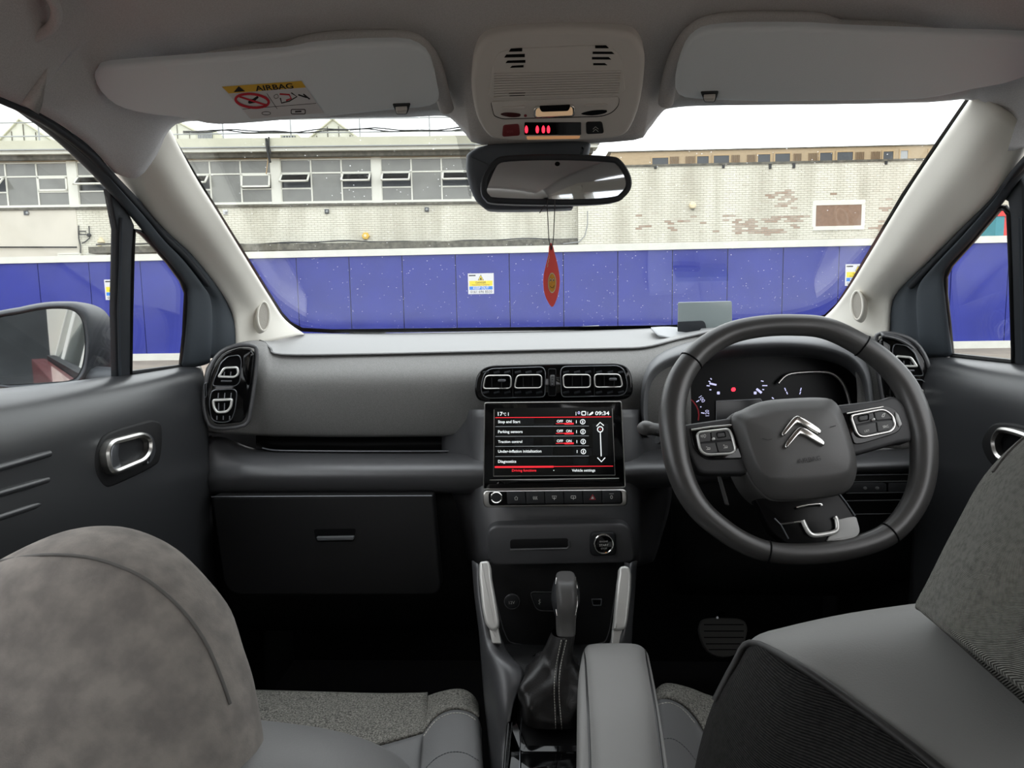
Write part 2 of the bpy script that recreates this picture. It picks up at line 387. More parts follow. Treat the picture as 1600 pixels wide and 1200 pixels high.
M_TWILL = ribmat('twill_fabric', (150, 150, 143), (84, 84, 80), 520, 'DIAGONAL')
M_RIBB = ribmat('ribbed_back_cloth', (52, 51, 50), (18, 18, 18), 210, 'Z')
M_SATD = mat('dark_satin', (120, 122, 126), .35, metal=.9)
M_DOOR = mat('door_soft_plastic', (46, 47, 49), .36, spec=.7, bump=.2, bscale=1500, bdist=.0005)
M_GRIL = mat('speaker_mesh', (170, 165, 156), .8, bump=.8, bscale=900)
M_SATD2 = mat('dull_grey_edge', (96, 98, 100), .5, metal=.3)
M_HOOD = mat('hood_plastic', (104, 105, 107), .5, spec=.5, bump=.15, bscale=1200)
M_PAD2 = mat('pale_base_cover', (150, 152, 154), .5)
M_SMOKR = mat('smoked_red_lens', (70, 30, 32), .2)
M_ICON2 = mat('faded_print', (150, 90, 92), .6)
E_AMB = mat('amber_strip', (216, 160, 112), .5, emit=.12)
M_MIR2 = mat('tinted_mirror', (215, 220, 226), .02, metal=1)
M_POD = mat('sensor_pod_plastic', (84, 90, 98), .5, spec=.4)
M_HUB2 = mat('spoke_plastic', (60, 60, 61), .5, spec=.35, bump=.2, bscale=1500, bdist=.0005)
M_EMB = mat('embossed_mark', (28, 28, 28), .6)
M_SATP = mat('satin_silver_paint', (170, 170, 168), .5)
M_LEA2 = mat('knob_leather', (76, 75, 74), .45, spec=.4, bump=.2, bscale=700, bdist=.0005)
M_PIPE = mat('dark_piping', (92, 90, 87), .8)
M_GLEA2 = mat('shoulder_leather', (126, 126, 124), .55, spec=.35, bump=.25, bscale=700, bdist=.0007)
M_PEDAL = mat('pedal_rubber', (66, 66, 64), .8)
M_PIPE2 = mat('black_piping', (34, 33, 32), .6)
# ================================================================== OUTSIDE
def proj(v):
    d = v-CAM; z = d.dot(_fw); return (800+F*d.dot(_rt)/z, 600-F*d.dot(_up)/z)
def vpl(px, py, zc, psi):                                            # upright wall plane, turned psi degrees from the car's cross axis
    p = math.radians(psi); return Pl(Q(px, py, zc), Vector((math.sin(p), -math.cos(p), 0)))
FP = vpl(200, 553, 16.6, 0.0)
zg = FP.at(240, 563).z
ground = wbox('ground', (-60, -45, zg-.3), (60, 70, zg), M_PAVE); tag(ground, kind='structure')
# ---- blue hoarding
hb = thing('site_hoarding', FP.w(0, FP.ab(240, 563)[1]), 'long blue boarded site hoarding with white cap and base rails', 'fence')
fb0, fb1, fcap = 0.0, FP.ab(200, 408)[1], FP.ab(200, 397.8)[1]
pitch = (FP.ab(547, 450)[0]-FP.ab(62, 450)[0])/6; a00 = FP.ab(62, 450)[0]
k0, k1 = -6, 23
for k in range(k0, k1):
    pbox('board', FP, a00+k*pitch+.009, a00+(k+1)*pitch-.009, fb0-.05, fb1+.05, -.018, (k % 3)*.0015, M_BLUE, hb)
    if k % 2 == 0: pbox('post', FP, a00+k*pitch-.05, a00+k*pitch+.05, FP.ab(240, 563)[1], fb1, -.12, -.02, M_TANS, hb)
aL, aR = a00+k0*pitch, a00+k1*pitch
pbox('gap_dark_sheet', FP, aL, aR, fb0, fb1, -.03, -.019, M_HOLE, hb)  # near-black sheet added behind the boards so their gaps look dark
pbox('cap_rail', FP, aL, aR, fb1, fcap, -.06, .05, M_WBRD, hb)
pbox('base_rail', FP, aL, aR, FP.ab(240, 563)[1], fb0, -.06, .05, M_WBRD, hb)
def sign(x0, y0, x1, y1, label, sk=0, words=True):
    n = thing('warning_sign', FP.at((x0+x1)/2, y1, .005), label, 'sign', 'demolition warning signs on the hoarding')
    P = FP.up(.012); a0, b1 = FP.ab(x0, y0); a1, b0 = FP.ab(x1, y1)
    pbox('sign_plate', FP, a0, a1, b0, b1, .0055, .012, M_STK, n)
    def U(u, v): return proj(P.w(a0+(a1-a0)*u, b1+(b0-b1)*v))
    def R(u0, v0, u1, v1): return [U(u0, v0), U(u1, v0), U(u1, v1), U(u0, v1)]
    flat('yellow_band', R(.05, .36, .95, .61), P, M_SYEL, n); flat('blue_band', R(.05, .63, .95, .79), P, M_SBLU, n)
    flat('header_strip', R(.04, .07, .30, .13), P, M_INK, n)
    flat('hazard_border', [U(.5, .06), U(.615, .34), U(.385, .34)], P, M_INK, n, .0008)
    flat('hazard_triangle', [U(.5, .1), U(.59, .325), U(.41, .325)], P, M_SYEL, n, .0014)
    flat('hazard_figure', [U(.5, .17), U(.545, .31), U(.455, .31)], P, M_INK, n, .002)
    if words:
        txt('lettering', 'DANGER', P, *U(.3, .49), *U(.7, .49), M_INK, n, .002, bold=.01)
        txt('lettering', 'Demolition in progress', P, *U(.16, .58), *U(.84, .58), M_INK, n, .002)
        txt('lettering', 'KEEP OUT', P, *U(.2, .765), *U(.8, .765), M_STK, n, .002, bold=.02)
        txt('lettering', '0161 696 8520', P, *U(.09, .95), *U(.93, .95), M_INK, n, .002)
    return n
sign(731, 427.5, 772, 459, 'white demolition warning sign seen beside the hanging red air freshener')
sign(163, 437, 204, 468, 'white demolition warning sign half hidden by the door mirror window post')
sign(1321, 413, 1359, 446, 'white demolition warning sign cut off by the pillar beyond the steering wheel')
# ---- white factory with long window band
BP = vpl(430, 319, 25.0, 4.0)
fac = thing('factory_building', BP.w(0, -3.6), 'long white painted brick factory with a band of steel windows', 'building')
by = lambda y: BP.ab(430, y)[1]
byh = lambda y, h: BP.up(h).ab(430, y)[1]
ba = lambda x, y=285: BP.ab(x, y)[0]
aL, aR = ba(-420), ba(925)
pbox('wall', BP, aL, aR, zg-BP.p.z, by(247), -6, -.35, M_WALL, fac)                     # body behind
pbox('parapet', BP, aL, aR+.2, byh(228.3, .55), byh(215, .55), -6, .55, M_FASC, fac)
pbox('gutter_line', BP, aL, aR+.2, byh(229.8, .6), byh(228.3, .6), -.2, .60, M_STEEL, fac)
pbox('lower_fascia', BP, aL, aR+.15, byh(236, .5), byh(229.8, .5), -.2, .5, M_WFRM, fac)
pbox('soffit', BP, aL, aR, byh(245, .32), byh(236, .5), -.3, .32, M_SOFF, fac)
pbox('head_timber', BP, aL, aR, by(248), byh(245, .12), -.3, .12, M_TANS, fac)
pbox('sill_ledge', BP, aL, aR, by(323), by(319.6), -.35, .09, M_LEDGE, fac)
pbox('render_panel', BP, aL, ba(121, 350), zg-BP.p.z, by(322.5), -.35, .03, M_WALL, fac)
bp0 = ba(114); bpit = (ba(587)-ba(430))
PW = .33
opens = {0: (0, 2), 1: (0, 2), 2: (0, 2), 3: (0, 2), -1: (0,), -2: (0, 2), 4: (0, 2)}
for k in range(-3, 5):
    a0, a1 = bp0+k*bpit+PW/2, bp0+(k+1)*bpit-PW/2
    pbox('pier', BP, bp0+k*bpit-PW/2, bp0+k*bpit+PW/2, by(319.6), by(248), -.3, .03, M_WFRM, fac)
    b0, b1, t1, t2 = by(319), by(248.6), by(271), by(295); w3 = (a1-a0)/3; fw = .05
    fr = MB()
    for j in range(4): fr.box(BP, a0+j*w3-fw/2, a0+j*w3+fw/2, b0, b1, -.06, .0)
    fr.box(BP, a0, a1, b1-fw, b1, -.06, 0).box(BP, a0, a1, b0, b0+fw*1.6, -.06, .04).box(BP, a0, a1, t1-fw/2, t1+fw/2, -.06, 0)
    for j in (0, 2): fr.box(BP, a0+j*w3, a0+(j+1)*w3, t2-fw/2, t2+fw/2, -.06, 0)
    win = fr.build('window', M_WFRM, fac)
    for j in range(3):
        l, r = a0+j*w3+fw/2, a0+(j+1)*w3-fw/2
        pbox('pane', BP, l, r, t1+fw/2, b1-fw, -.045, -.03, M_PANE, win)
        if j == 1: pbox('pane', BP, l, r, b0+fw*1.6, t1-fw/2, -.045, -.03, M_PANE, win)
        else:
            pbox('pane', BP, l, r, b0+fw*1.6, t2-fw/2, -.045, -.03, M_PANE, win)
            tilt = math.radians(48 if (k, j) != (1, 2) else 14) if j in opens.get(k, ()) else 0
            h = t1-t2-fw
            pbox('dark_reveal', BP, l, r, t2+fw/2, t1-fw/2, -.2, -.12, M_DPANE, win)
            o = BP.w(0, t1-fw/2, .02); d = -BP.e2*math.cos(tilt)+BP.n*math.sin(tilt)
            S = Pl(o, BP.e1.cross(-d), BP.e1)
            sb = MB().box(S, l, r, -.06, 0, -.02, .02).box(S, l, r, -h, -h+.06, -.02, .02).box(S, l, l+.06, -h, 0, -.02, .02).box(S, r-.06, r, -h, 0, -.02, .02)
            sb.build('opening_sash', M_WFRM, win)
            pbox('sash_pane', S, l+.06, r-.06, -h+.06, -.06, -.005, .005, M_PANE if not tilt or (k, j) == (1, 2) else glassmat_o, win)
# ---- painted brick, every brick proud of its joint
PEEL = [(985, 338, 20, 6), (1012, 358, 24, 9), (1085, 341, 9, 2.5), (1050, 349, 16, 4), (1068, 348, 20, 3), (1140, 345, 30, 7), (1168, 352, 45, 11), (1205, 308, 16, 9),
        (1232, 305, 12, 9), (1240, 318, 9, 14), (1245, 350, 25, 16), (1200, 362, 60, 8), (1305, 306, 12, 5), (1384, 328, 12, 6), (1140, 364, 45, 6), (1055, 360, 40, 5), (1376, 352, 8, 9),
        (1190, 331, 14, 8), (1207, 345, 20, 10), (1362, 356, 12, 4), (1105, 352, 25, 5), (1222, 322, 14, 10)]
def bricks(name, P, a0, a1, b0, b1, par, peel, skip=()):
    V = []; Fc = []; pe = []
    r = 0; b = b0
    while b < b1:
        a = a0-(.1125 if r % 2 else 0)
        while a < a1:
            l, rt, lo, hi = max(a, a0), min(a+.215, a1), b, min(b+.064, b1)
            if rt-l > .03 and not any(s[0] < (l+rt)/2 < s[1] and s[2] < (lo+hi)/2 < s[3] for s in skip):
                h = .008+random.random()*.004; n = len(V)
                V += [P.w(l, lo, 0), P.w(rt, lo, 0), P.w(rt, hi, 0), P.w(l, hi, 0), P.w(l+.004, lo+.004, h), P.w(rt-.004, lo+.004, h), P.w(rt-.004, hi-.004, h), P.w(l+.004, hi-.004, h)]
                Fc += [(n+4, n+5, n+6, n+7), (n, n+1, n+5, n+4), (n+1, n+2, n+6, n+5), (n+2, n+3, n+7, n+6), (n+3, n, n+4, n+7)]
                p = 0
                if peel:
                    x, y = proj(P.w((l+rt)/2, lo)); q = max(math.exp(-((x-c[0])/c[2])**2-((y-c[1])/c[3])**2) for c in PEEL)
                    q = q*.75+.5*(noise.noise(Vector((l*.9, lo*2.6, 3)))) - .12
                    p = random.uniform(.6, 1) if q > random.uniform(.18, .7) else max(0, random.random()-.95)*4
                else: p = max(0, random.random()-.95)*3
                pe += [p]*8
            a += .225
        b += .075; r += 1
    o = link(name, V, Fc, M_BRICK, par, 180); at = o.data.attributes.new('peel', 'FLOAT', 'POINT'); at.data.foreach_set('value', pe)
    for p in o.data.polygons: p.use_smooth = False
    o['kind'] = 'stuff'
pbox('mortar_bed', BP, ba(121, 350), ba(912, 350), zg-BP.p.z, by(323), -.35, 0, M_MORT, fac)
bricks('painted_bricks', BP, ba(121, 350), ba(912, 350), by(399), by(323.5), fac, False)
for x, y, X2 in ((-30, 384, 905),): pbox('canopy_ledge', BP, ba(150, y), ba(X2, y), byh(391, .5), byh(381, .5), 0, .5, M_LEDGE, fac)
tube('cable', [BP.at(x, 379.5+(1.6*math.sin(x*.021)+.9*math.sin(x*.067))-.012*(x-430), .14) for x in range(150, 912, 18)], .022, M_CABL, fac, sides=6)
tube('cable', [BP.at(x, 381+(1.2*math.sin(x*.035+1)+.5*math.sin(x*.09))-.012*(x-430), .16) for x in range(330, 912, 18)], .018, M_CABL, fac, sides=6)
tube('cable', [BP.at(x, 386.2, .1) for x in range(-60, 128, 20)], .025, M_CABL, fac, sides=6)
tube('downpipe', [BP.at(416+dx, y, .62) for dx, y in ((0, 216), (1, 228), (3, 240), (6, 254))], .045, M_CABL, fac, sides=6)
tube('downpipe', [BP.at(420+dx, y, .62) for dx, y in ((0, 214), (0, 228), (3, 240))], .03, M_CABL, fac, sides=6)
tube('hanging_rope', [BP.at(418-dx, y, .45) for dx, y in ((-1.5, 240), (0, 255), (2, 272))], .02, M_TANS, fac, sides=6)
# doorway louvres and meter boxes low on the wall at the left
for x0, x1 in ((94, 127), (139, 168)):
    g = MB(); n = 12
    A0, A1 = ba(x0, 396), ba(x1, 396)
    for i in range(n+1): g.box(BP, A0+(A1-A0)*i/n-.03, A0+(A1-A0)*i/n+.03, by(400), by(391), .03, .12)
    g.box(BP, A0, A1, by(392.4), by(390.6), .03, .14); g.build('window_grille', M_WFRM, fac)
    pbox('grille_backing', BP, A0, A1, by(400), by(391), .0, .032, M_HOLE, fac)
tube('wiring', [BP.at(x, y, .06) for x, y in ((123, 352), (123, 372), (126, 384), (126, 400))], .02, M_CABL, fac, sides=6)
tube('wiring', [BP.at(x, y, .06) for x, y in ((139, 353), (140, 372), (133, 378), (128, 380))], .02, M_CABL, fac, sides=6)
wf = thing('wall_bracket', BP.at(130, 364, .02), 'small black wire bracket on the wall left of the window post', 'bracket')
tube('wire_loop', [BP.at(x, y, .15) for x, y in ((123, 361.5), (134, 361.5), (134.5, 366.5), (124, 366.5))], .02, M_CABL, wf, closed=True, sides=6)
tube('arm', [BP.at(123, 364, .0), BP.at(124, 364, .15)], .025, M_CABL, wf, sides=6)
plate('lamp_head', oval(137, 367, 2.6, 2.6, 12), BP, .01, .15, M_CABL, wf, .03)
# ---- things fixed to the wall
def lamp(x, y, label, M=M_DPANE):
    t = thing('wall_lamp', BP.at(x, y+3, .01), label, 'lamp', 'small square lamps under the window band')
    a, b = BP.ab(x, y); pbox('back_box', BP, a-.075, a+.075, b-.075, b+.075, .0125, .06, M, t)
    plate('lens', oval(x-.4, y-.4, 2.0, 2.0, 14), BP, .05, .12, M_STEEL, t, .02)
lamp(42, 333, 'small dark square lamp on the smooth rendered wall beside the door window')
lamp(353, 332, 'small white square lamp nearest the passenger pillar, round grey lens', M_STK)
lamp(511, 330.5, 'small dark square lamp on the painted bricks, second from the passenger pillar')
lamp(667, 327.5, 'small dark square lamp nearest the interior mirror')
ab = thing('alarm_box', BP.at(571, 376, .01), 'orange hexagonal alarm box on the white brick wall', 'alarm')
plate('cover', oval(571, 368.5, 6, 6, 6), BP, .0125, .13, M_YEL, ab, .02); plate('badge', oval(570.5, 368, 2.2, 2.2, 14), BP, .12, .14, M_CREAM, ab)
pbox('base_lamp', BP, ba(571, 374)-.06, ba(571, 374)+.06, by(376.5), by(374.0), .0125, .1, M_CABL, ab)
ab = thing('alarm_box', BP.at(156, 380, .01), 'cream triangular alarm box on the wall beside the window post', 'alarm')
plate('cover', rr([(156, 369.5), (162, 379), (150.5, 379)], 2), BP, .0125, .13, M_CREAM, ab, .02)
pbox('cable_gland', BP, ba(156, 379)-.05, ba(156, 379)+.05, by(381), by(379), .0125, .08, M_CREAM, ab)
# ---- roof: gables, railing, units
def gable(pts, apex, label):
    P = BP.up(-3.0); g = thing('roof_gable', P.at((pts[0]+pts[2])/2, pts[1]), label, 'roof', 'saw-tooth gables on the factory roof')
    L, Rr, T = P.ab(pts[0], pts[1]), P.ab(pts[2], pts[3]), P.ab(*apex)
    base = byh(215, .55); L, Rr = [(T[0]+(s[0]-T[0])*(T[1]-base)/(T[1]-s[1]), base) for s in (L, Rr)]
    V = [P.w(*L), P.w(*Rr), P.w(*T)]+[P.w(*L, -9), P.w(*Rr, -9), P.w(*T, -9)]
    link('gable_body', V, [(0, 1, 2), (5, 4, 3), (1, 4, 5, 2), (0, 2, 5, 3), (0, 3, 4, 1)], M_GABL, g, 20)
    v = MB(); n = 9
    for i in range(1, n):
        a = L[0]+(Rr[0]-L[0])*i/n; u = i/n; top = L[1]+(T[1]-L[1])*min(1, min(u*(Rr[0]-L[0])/(T[0]-L[0]), (1-u)*(Rr[0]-L[0])/(Rr[0]-T[0])))
        v.box(P, a-.012, a+.012, L[1], max(L[1]+.02, top-.12), -.02, .03)
    v.build('cladding_seams', M_LEDGE, g)
    tube('verge', [P.w(L[0], L[1], .04), P.w(T[0], T[1], .04), P.w(Rr[0], Rr[1], .04)], .05, M_FASC, g, sides=6)
gable((2, 217, 76, 215), (31, 186.5), 'pale clad roof gable seen through the passenger door window')
gable((252, 217, 322, 213), (275, 189), 'pale clad roof gable just above the passenger pillar')
gable((486, 214, 556, 213), (520, 186), 'pale clad roof gable below the sun visor sticker')
rl = thing('roof_railing', BP.w(ba(430), by(215), -.6), 'thin steel railing along the factory roof edge', 'railing')
P = BP.up(-.6)
for y in (209.5, 188): tube('rail', [P.at(-150, y+6), P.at(430, y-1.5), P.at(925, y-7.5)], .024, M_STEEL, rl, sides=6)
for x in (-130, -20, 60, 160, 250, 348, 454, 562, 671, 780, 880): tube('post', [P.w(P.ab(x, 200)[0], by(216)), P.w(P.ab(x, 200)[0], by(172))], .028, M_STEEL, rl, sides=6)
for s in range(2): tube('cable', [P.at(x, 205+2.4*math.sin(x*.03+s*1.3)+1.1*math.sin(x*.083+s)-.012*(x-430), .05) for x in range(286, 912, 12)], .022, M_CABL, rl, sides=6)
def unit(x0, y0, x1, label, fins):
    P = BP.up(-1.6); t = thing('air_conditioning_unit', P.at((x0+x1)/2, 217), label, 'air conditioner')
    A0, B1 = P.ab(x0, y0); A1, _ = P.ab(x1, y0); B0 = byh(215, .55)+.02
    pbox('casing', P, A0, A1, B0, B1, -1, 0, M_FASC, t); pbox('fan_grille', P, A0+.08, A1-.08, B0, B1-.06, 0, .02, M_DPANE, t)
    for i in range(fins): pbox('fin', P, A0+.08+(A1-A0-.16)*(i+.5)/fins-.02, A0+.08+(A1-A0-.16)*(i+.5)/fins+.02, B0, B1-.06, .02, .05, M_STEEL, t)
unit(305, 204, 335, 'grey roof air conditioning unit beside the gable by the passenger pillar', 9)
unit(437, 210, 465, 'low pale roof air conditioning unit between two railing posts', 5)
# ---- blank right-hand wall with peeling paint
RP = vpl(955, 262, 24.6, 1.0)
rw = thing('peeling_wall', RP.w(6, -4), 'tall blank white brick wall with peeling paint and a bricked up window', 'wall')
ra0, ra1 = RP.ab(903, 300)[0], RP.ab(1760, 300)[0]; rb0, rb1 = RP.ab(955, 400)[1], 0.0
pbox('mortar_bed', RP, ra0, ra1, zg-RP.p.z, rb1, -4, 0, M_MORT, rw)
pbox('coping', RP, ra0, ra1, rb1, rb1+.07, -4, .05, M_LEDGE, rw)
wa0, wb1 = RP.ab(1275, 321); wa1, wb0 = RP.ab(1345, 352.5)
bricks('painted_bricks', RP, ra0, ra1, rb0, rb1, rw, True, [(wa0, wa1, wb0, wb1)])
pbox('bricked_up_window', RP, wa0, wa1, wb0, wb1, -.01, .0135, M_BROWN, rw)
for a_ in (wa0-.13, wa1): pbox('jamb', RP, a_, a_+.13, wb0, wb1, 0, .02, M_WFRM, rw)
pbox('lintel', RP, wa0-.12, wa1+.12, wb1, wb1+.16, 0, .025, M_WFRM, rw); pbox('sill', RP, wa0-.1, wa1+.1, wb0-.14, wb0, 0, .05, M_WFRM, rw)
for x, y0, y1 in ((1203, 256, 264), (1240, 255, 263), (1384, 252, 257), (1130, 258, 263), (1024, 260, 264)): pbox('rain_outlet', RP, RP.ab(x, y0)[0]-.04, RP.ab(x, y0)[0]+.04, RP.ab(x, y1)[1], RP.ab(x, y0)[1], .0, .06, M_CABL, rw)
tube('cable', [RP.at(x, y, .08) for x, y in ((918, 330), (918, 350), (914, 368), (905, 378), (880, 381))], .018, M_STEEL, rw, sides=6)
ab = thing('alarm_box', RP.at(1083, 327, .01), 'round cream alarm bell on the blank peeling wall', 'alarm')
plate('bell', oval(1083, 320.5, 5.4, 5.4, 20), RP, .0125, .14, M_CREAM, ab, .05); plate('clapper_box', rect(1080.5, 325, 1085.5, 327.3, 1), RP, .0125, .1, M_LEDGE, ab)
# ---- tan block beyond
TP = vpl(955, 236, 44, 1.2)
tb = thing('tan_building', TP.w(8, -5), 'long low tan brick block beyond the peeling white wall', 'building')
ta0, ta1 = TP.ab(955, 240)[0], TP.ab(1700, 230)[0]
pbox('wall', TP, ta0, ta1, zg-TP.p.z, TP.ab(955, 238)[1], -8, 0, M_TANB, tb)
pbox('roof_edge', TP, ta0-.2, ta1, TP.ab(955, 238.5)[1], TP.ab(955, 237)[1], -8, .1, M_LEDGE, tb)
pbox('roof_unit', TP, TP.ab(1012, 234)[0], TP.ab(1038, 234)[0], TP.ab(1012, 237)[1], TP.ab(1012, 232.6)[1], -3, -1, M_STEEL, tb)
for x0, x1, y0, y1, M in ((1019, 1044, 247, 261, M_DPANE), (1089, 1107, 244.5, 259, M_DPANE), (1115, 1139, 243.5, 258, M_DPANE), (1184, 1203, 241.5, 256, M_DPANE), (1211, 1234, 240.5, 255.5, M_DPANE), (1281, 1300, 239, 254, M_DPANE),
                     (1308, 1332, 238, 253.5, M_DPANE), (1380, 1395, 237, 252, M_DPANE), (1407, 1418, 235.5, 250, M_STEEL), (1452, 1459, 235, 249, M_STEEL), (1500, 1525, 233, 248, M_DPANE)):
    a, b = TP.ab(x0, y0); c, d = TP.ab(x1, y1)
    f = MB().box(TP, a-.08, a, d, b, -.02, .05).box(TP, c, c+.08, d, b, -.02, .05).box(TP, a-.08, c+.08, b, b+.08, -.02, .05).box(TP, a-.08, c+.08, d-.1, d, -.02, .08)
    w = f.build('window', M_TANS, tb); pbox('pane', TP, a, c, d, b, -.02, .012, M, w)
for x0, x1 in ((1047, 1061), (1071, 1086), (1143, 1156), (1167, 1180), (1240, 1252), (1263, 1277), (1337, 1350), (1361, 1375)):
    y = 245-(x0-1047)*.025; a, b = TP.ab(x0, y); c, d = TP.ab(x1, y+14); g = MB()
    for i in range(6): g.box(TP, a+(c-a)*i/6+.02, a+(c-a)*(i+.55)/6+.02, d, b, 0, .07)
    g.build('louvre_panel', M_LOUV, tb)
# ---- red and teal van top behind the hoarding at the right
VP = vpl(1565, 345, 19.5, 0)
vn = thing('parked_lorry', VP.w(0, -3), 'red and teal lorry side showing above the hoarding by the driver window', 'lorry')
pbox('cab', VP, VP.ab(1569, 340)[0], VP.ab(1640, 340)[0], zg-VP.p.z, VP.ab(1569, 329)[1], -2.2, 0, M_REDP, vn)
pbox('side_panel', VP, VP.ab(1556, 340)[0], VP.ab(1569, 340)[0], zg-VP.p.z+.4, VP.ab(1560, 338)[1], -2.2, .02, M_TEAL, vn)
pbox('roof_rail', VP, VP.ab(1556, 340)[0], VP.ab(1640, 340)[0], VP.ab(1560, 338)[1], VP.ab(1560, 331)[1], -2.2, .04, M_REDP, vn)
# ---- what the mirrors see behind the car
rb = thing('slate_building', Vector((-9, -16, zg)), 'dark slated building reflected in the passenger door mirror', 'building')
Pz = Pl(Vector((-9, -16, zg)), Vector((0, 1, 0)))
pbox('wall', Pz, -9, 16, 0, 3.4, -6, 0, M_DARKB, rb)
link('roof', [Pz.w(a, b, h) for a, b, h in ((-9, 3.4, .3), (16, 3.4, .3), (16, 6.6, -3), (-9, 6.6, -3), (-9, 3.4, -6.3), (16, 3.4, -6.3))], [(0, 1, 2, 3), (3, 2, 5, 4), (0, 3, 4), (1, 5, 2), (0, 4, 5, 1)], M_DARKB, rb, 20)
pbox('window', Pz, 2, 5, 1.2, 2.6, -.05, .05, M_STEEL, rb)
# ================================================================== CABIN SHELL
GL = Pl(Vector((-.70, 0, 1.12)), Vector((.36, 0, -.12))); GR = Pl(Vector((.70, 0, 1.12)), Vector((-.36, 0, -.12)))
WS = Pl(Vector((0, 1.0, 1.515)), Vector((0, -.33, -.70)))
mx = lambda v: Vector((-v.x, v.y, v.z))
# ---- headliner
lip = [(178, 270, .92), (215, 278, .94), (245, 242, .95), (262, 207, .97), (292, 190, .98), (400, 188, .985), (500, 185, .985), (640, 183, .985), (690, 181, .985), (708, 188, .985), (728, 210, .98), (752, 226, .975),
       (868, 226, .97), (990, 219, .965), (1012, 204, .965), (1034, 176, .965), (1050, 169, .965), (1110, 165, .96), (1300, 163, .95), (1450, 160, .935), (1519, 157, .92), (1536, 190, .915), (1552, 217, .905), (1574, 236, .895), (1604, 228, .86)]
L = [Q(*p) for p in lip]
def crow(Y, zc, zr, bump=0):
    out = []
    for v in L:
        x = v.x; u = min(1, abs(x)/.60)
        out.append(Vector((x, Y, zc-(zc-zr)*u**4-bump*max(0, 1-(x/.17)**4))))
    return out
rows = [crow(-1.75, 1.47, 1.41), crow(-1.0, 1.555, 1.45), crow(-.3, 1.585, 1.46), crow(.3, 1.59, 1.46), crow(.70, 1.585, 1.46), crow(.78, 1.583, 1.46, .002), crow(.85, 1.572, 1.455, .010), crow(.92, 1.552, 1.45, .025)]
for r, l, rt in ((4, (0, 151, .70), (1720, 130, .70)), (5, (47, 169, .74), (1690, 150, .74)), (6, (94, 195, .79), (1660, 180, .79)), (7, (141, 229, .85), (1632, 206, .83))):
    rows[r][0] = Q(*l); rows[r][-1] = Q(*rt)
    for i, t in ((1, .2), (2, .4), (3, .6), (4, .8)):
        for s_, a_, b_ in ((i, 0, 5), (-1-i, -1, -6)):
            v = rows[r][a_].lerp(rows[r][b_], t); rows[r][s_] = v+Vector((0, 0, .03*math.sin(t*math.pi)))
for r in range(4):
    rows[r][0] = Vector((-.565, rows[r][0].y, rows[r][0].z)); rows[r][-1] = Vector((.565, rows[r][-1].y, rows[r][-1].z))
    for i, t in ((1, .2), (2, .4), (3, .6), (4, .8)):
        for s_, a_, b_ in ((i, 0, 5), (-1-i, -1, -6)):
            v = rows[r][a_].lerp(rows[r][b_], t); rows[r][s_] = v+Vector((0, 0, .03*math.sin(t*math.pi)))
rows.append(L)
ceil = loft('ceiling', rows, M_HEAD, None, 3, 5, thick=.012); tag(ceil, kind='structure')
def rim(pts, P): return tube('recess_rim', [P.at(*p, -.010) for p in pts], .010, M_HEAD, ceil, smooth=4, sides=10)
VL = pl(450, 130, .862, -58, 8); VR = pl(1300, 105, .832, -58, -8)
rim([(160, 152), (142, 128), (140, 113), (150, 105), (180, 100), (300, 91), (400, 82), (445, 79), (480, 69), (530, 62), (620, 60), (655, 69), (678, 100), (692, 150), (698, 170)], VL)
rim([(1040, 160), (1050, 110), (1066, 72), (1086, 48), (1116, 36), (1166, 32), (1266, 33), (1300, 42), (1335, 46), (1600, 52), (1660, 55)], VR)
hb2 = Pl(Q(20, 22, .66), Vector((.25, -.25, -1)))                      # handle well in the roof corner
tube('handle_well_rim', [hb2.at(*p) for p in smo([(-60, 40), (-20, -30), (55, -25), (86, 8), (82, 40), (45, 62), (-10, 72)], 4)], .005, M_HEAD, ceil, closed=True)
# ---- sun visors
VL = pl(450, 130, .836, -58, 15); VR = pl(1300, 105, .812, -58, -14)
def visor(P, out, clip, label, h=.012):
    t = thing('sun_visor', P.at(*clip), label, 'sun visor')
    plate('visor_board', out, P, .001, h, M_VISOR, t, .0055, 4, 60)
    return t
vo = smo([(147, 124), (152, 113), (172, 105), (300, 95), (445, 84), (480, 77), (533, 72), (620, 69), (655, 77), (674, 98), (684, 140), (686, 158), (672, 168), (640, 172), (600, 175.5), (535, 182), (405, 193.5), (342, 197), (310, 192.5), (280, 186), (250, 183), (212, 177), (180, 166), (157, 146)], 2)
v1 = visor(VL, vo, (400, 130), 'grey passenger sun visor with the yellow and white warning sticker')
P = VL.up(.0122)
flat('sticker', [(346.5, 135.5), (471, 126.5), (506, 176.5), (392, 186)], P, M_STK, v1, .0003)
flat('sticker_header', [(346.5, 135.5), (471, 126.5), (478, 136.6), (357.5, 146)], P, M_YEL, v1, .0006)
txt('lettering', 'AIRBAG', P, 400, 141.5, 459, 137, M_INK, v1, .0009, hpx=8, bold=.02)
flat('warning_triangle', [(365, 144), (373, 134.5), (383, 142.5)], P, M_INK, v1, .0009)
def ringline(cx, cy, rx, ry, w, M, par, P, a=0): line('prohibition_ring', oval(cx, cy, rx, ry, 30, a), P, w, M, par, .0009, True)
ringline(394, 157.5, 26, 10.5, 4, M_PRED, v1, P, .1); line('prohibition_bar', [(374, 151), (415, 164)], P, 3, M_PRED, v1, .0009)
flat('pictogram', smo([(388, 158), (396, 154), (402, 150), (404, 153), (399, 157), (404, 160), (396, 161), (389, 162)], 2), P, M_INK, v1, .0007)
line('pictogram', [(437, 147), (452, 148), (455, 154), (447, 157)], P, 2.6, M_PRED, v1); line('pictogram', [(455, 145), (464, 151), (452, 158), (440, 161), (438, 153)], P, 2.0, M_INK, v1)
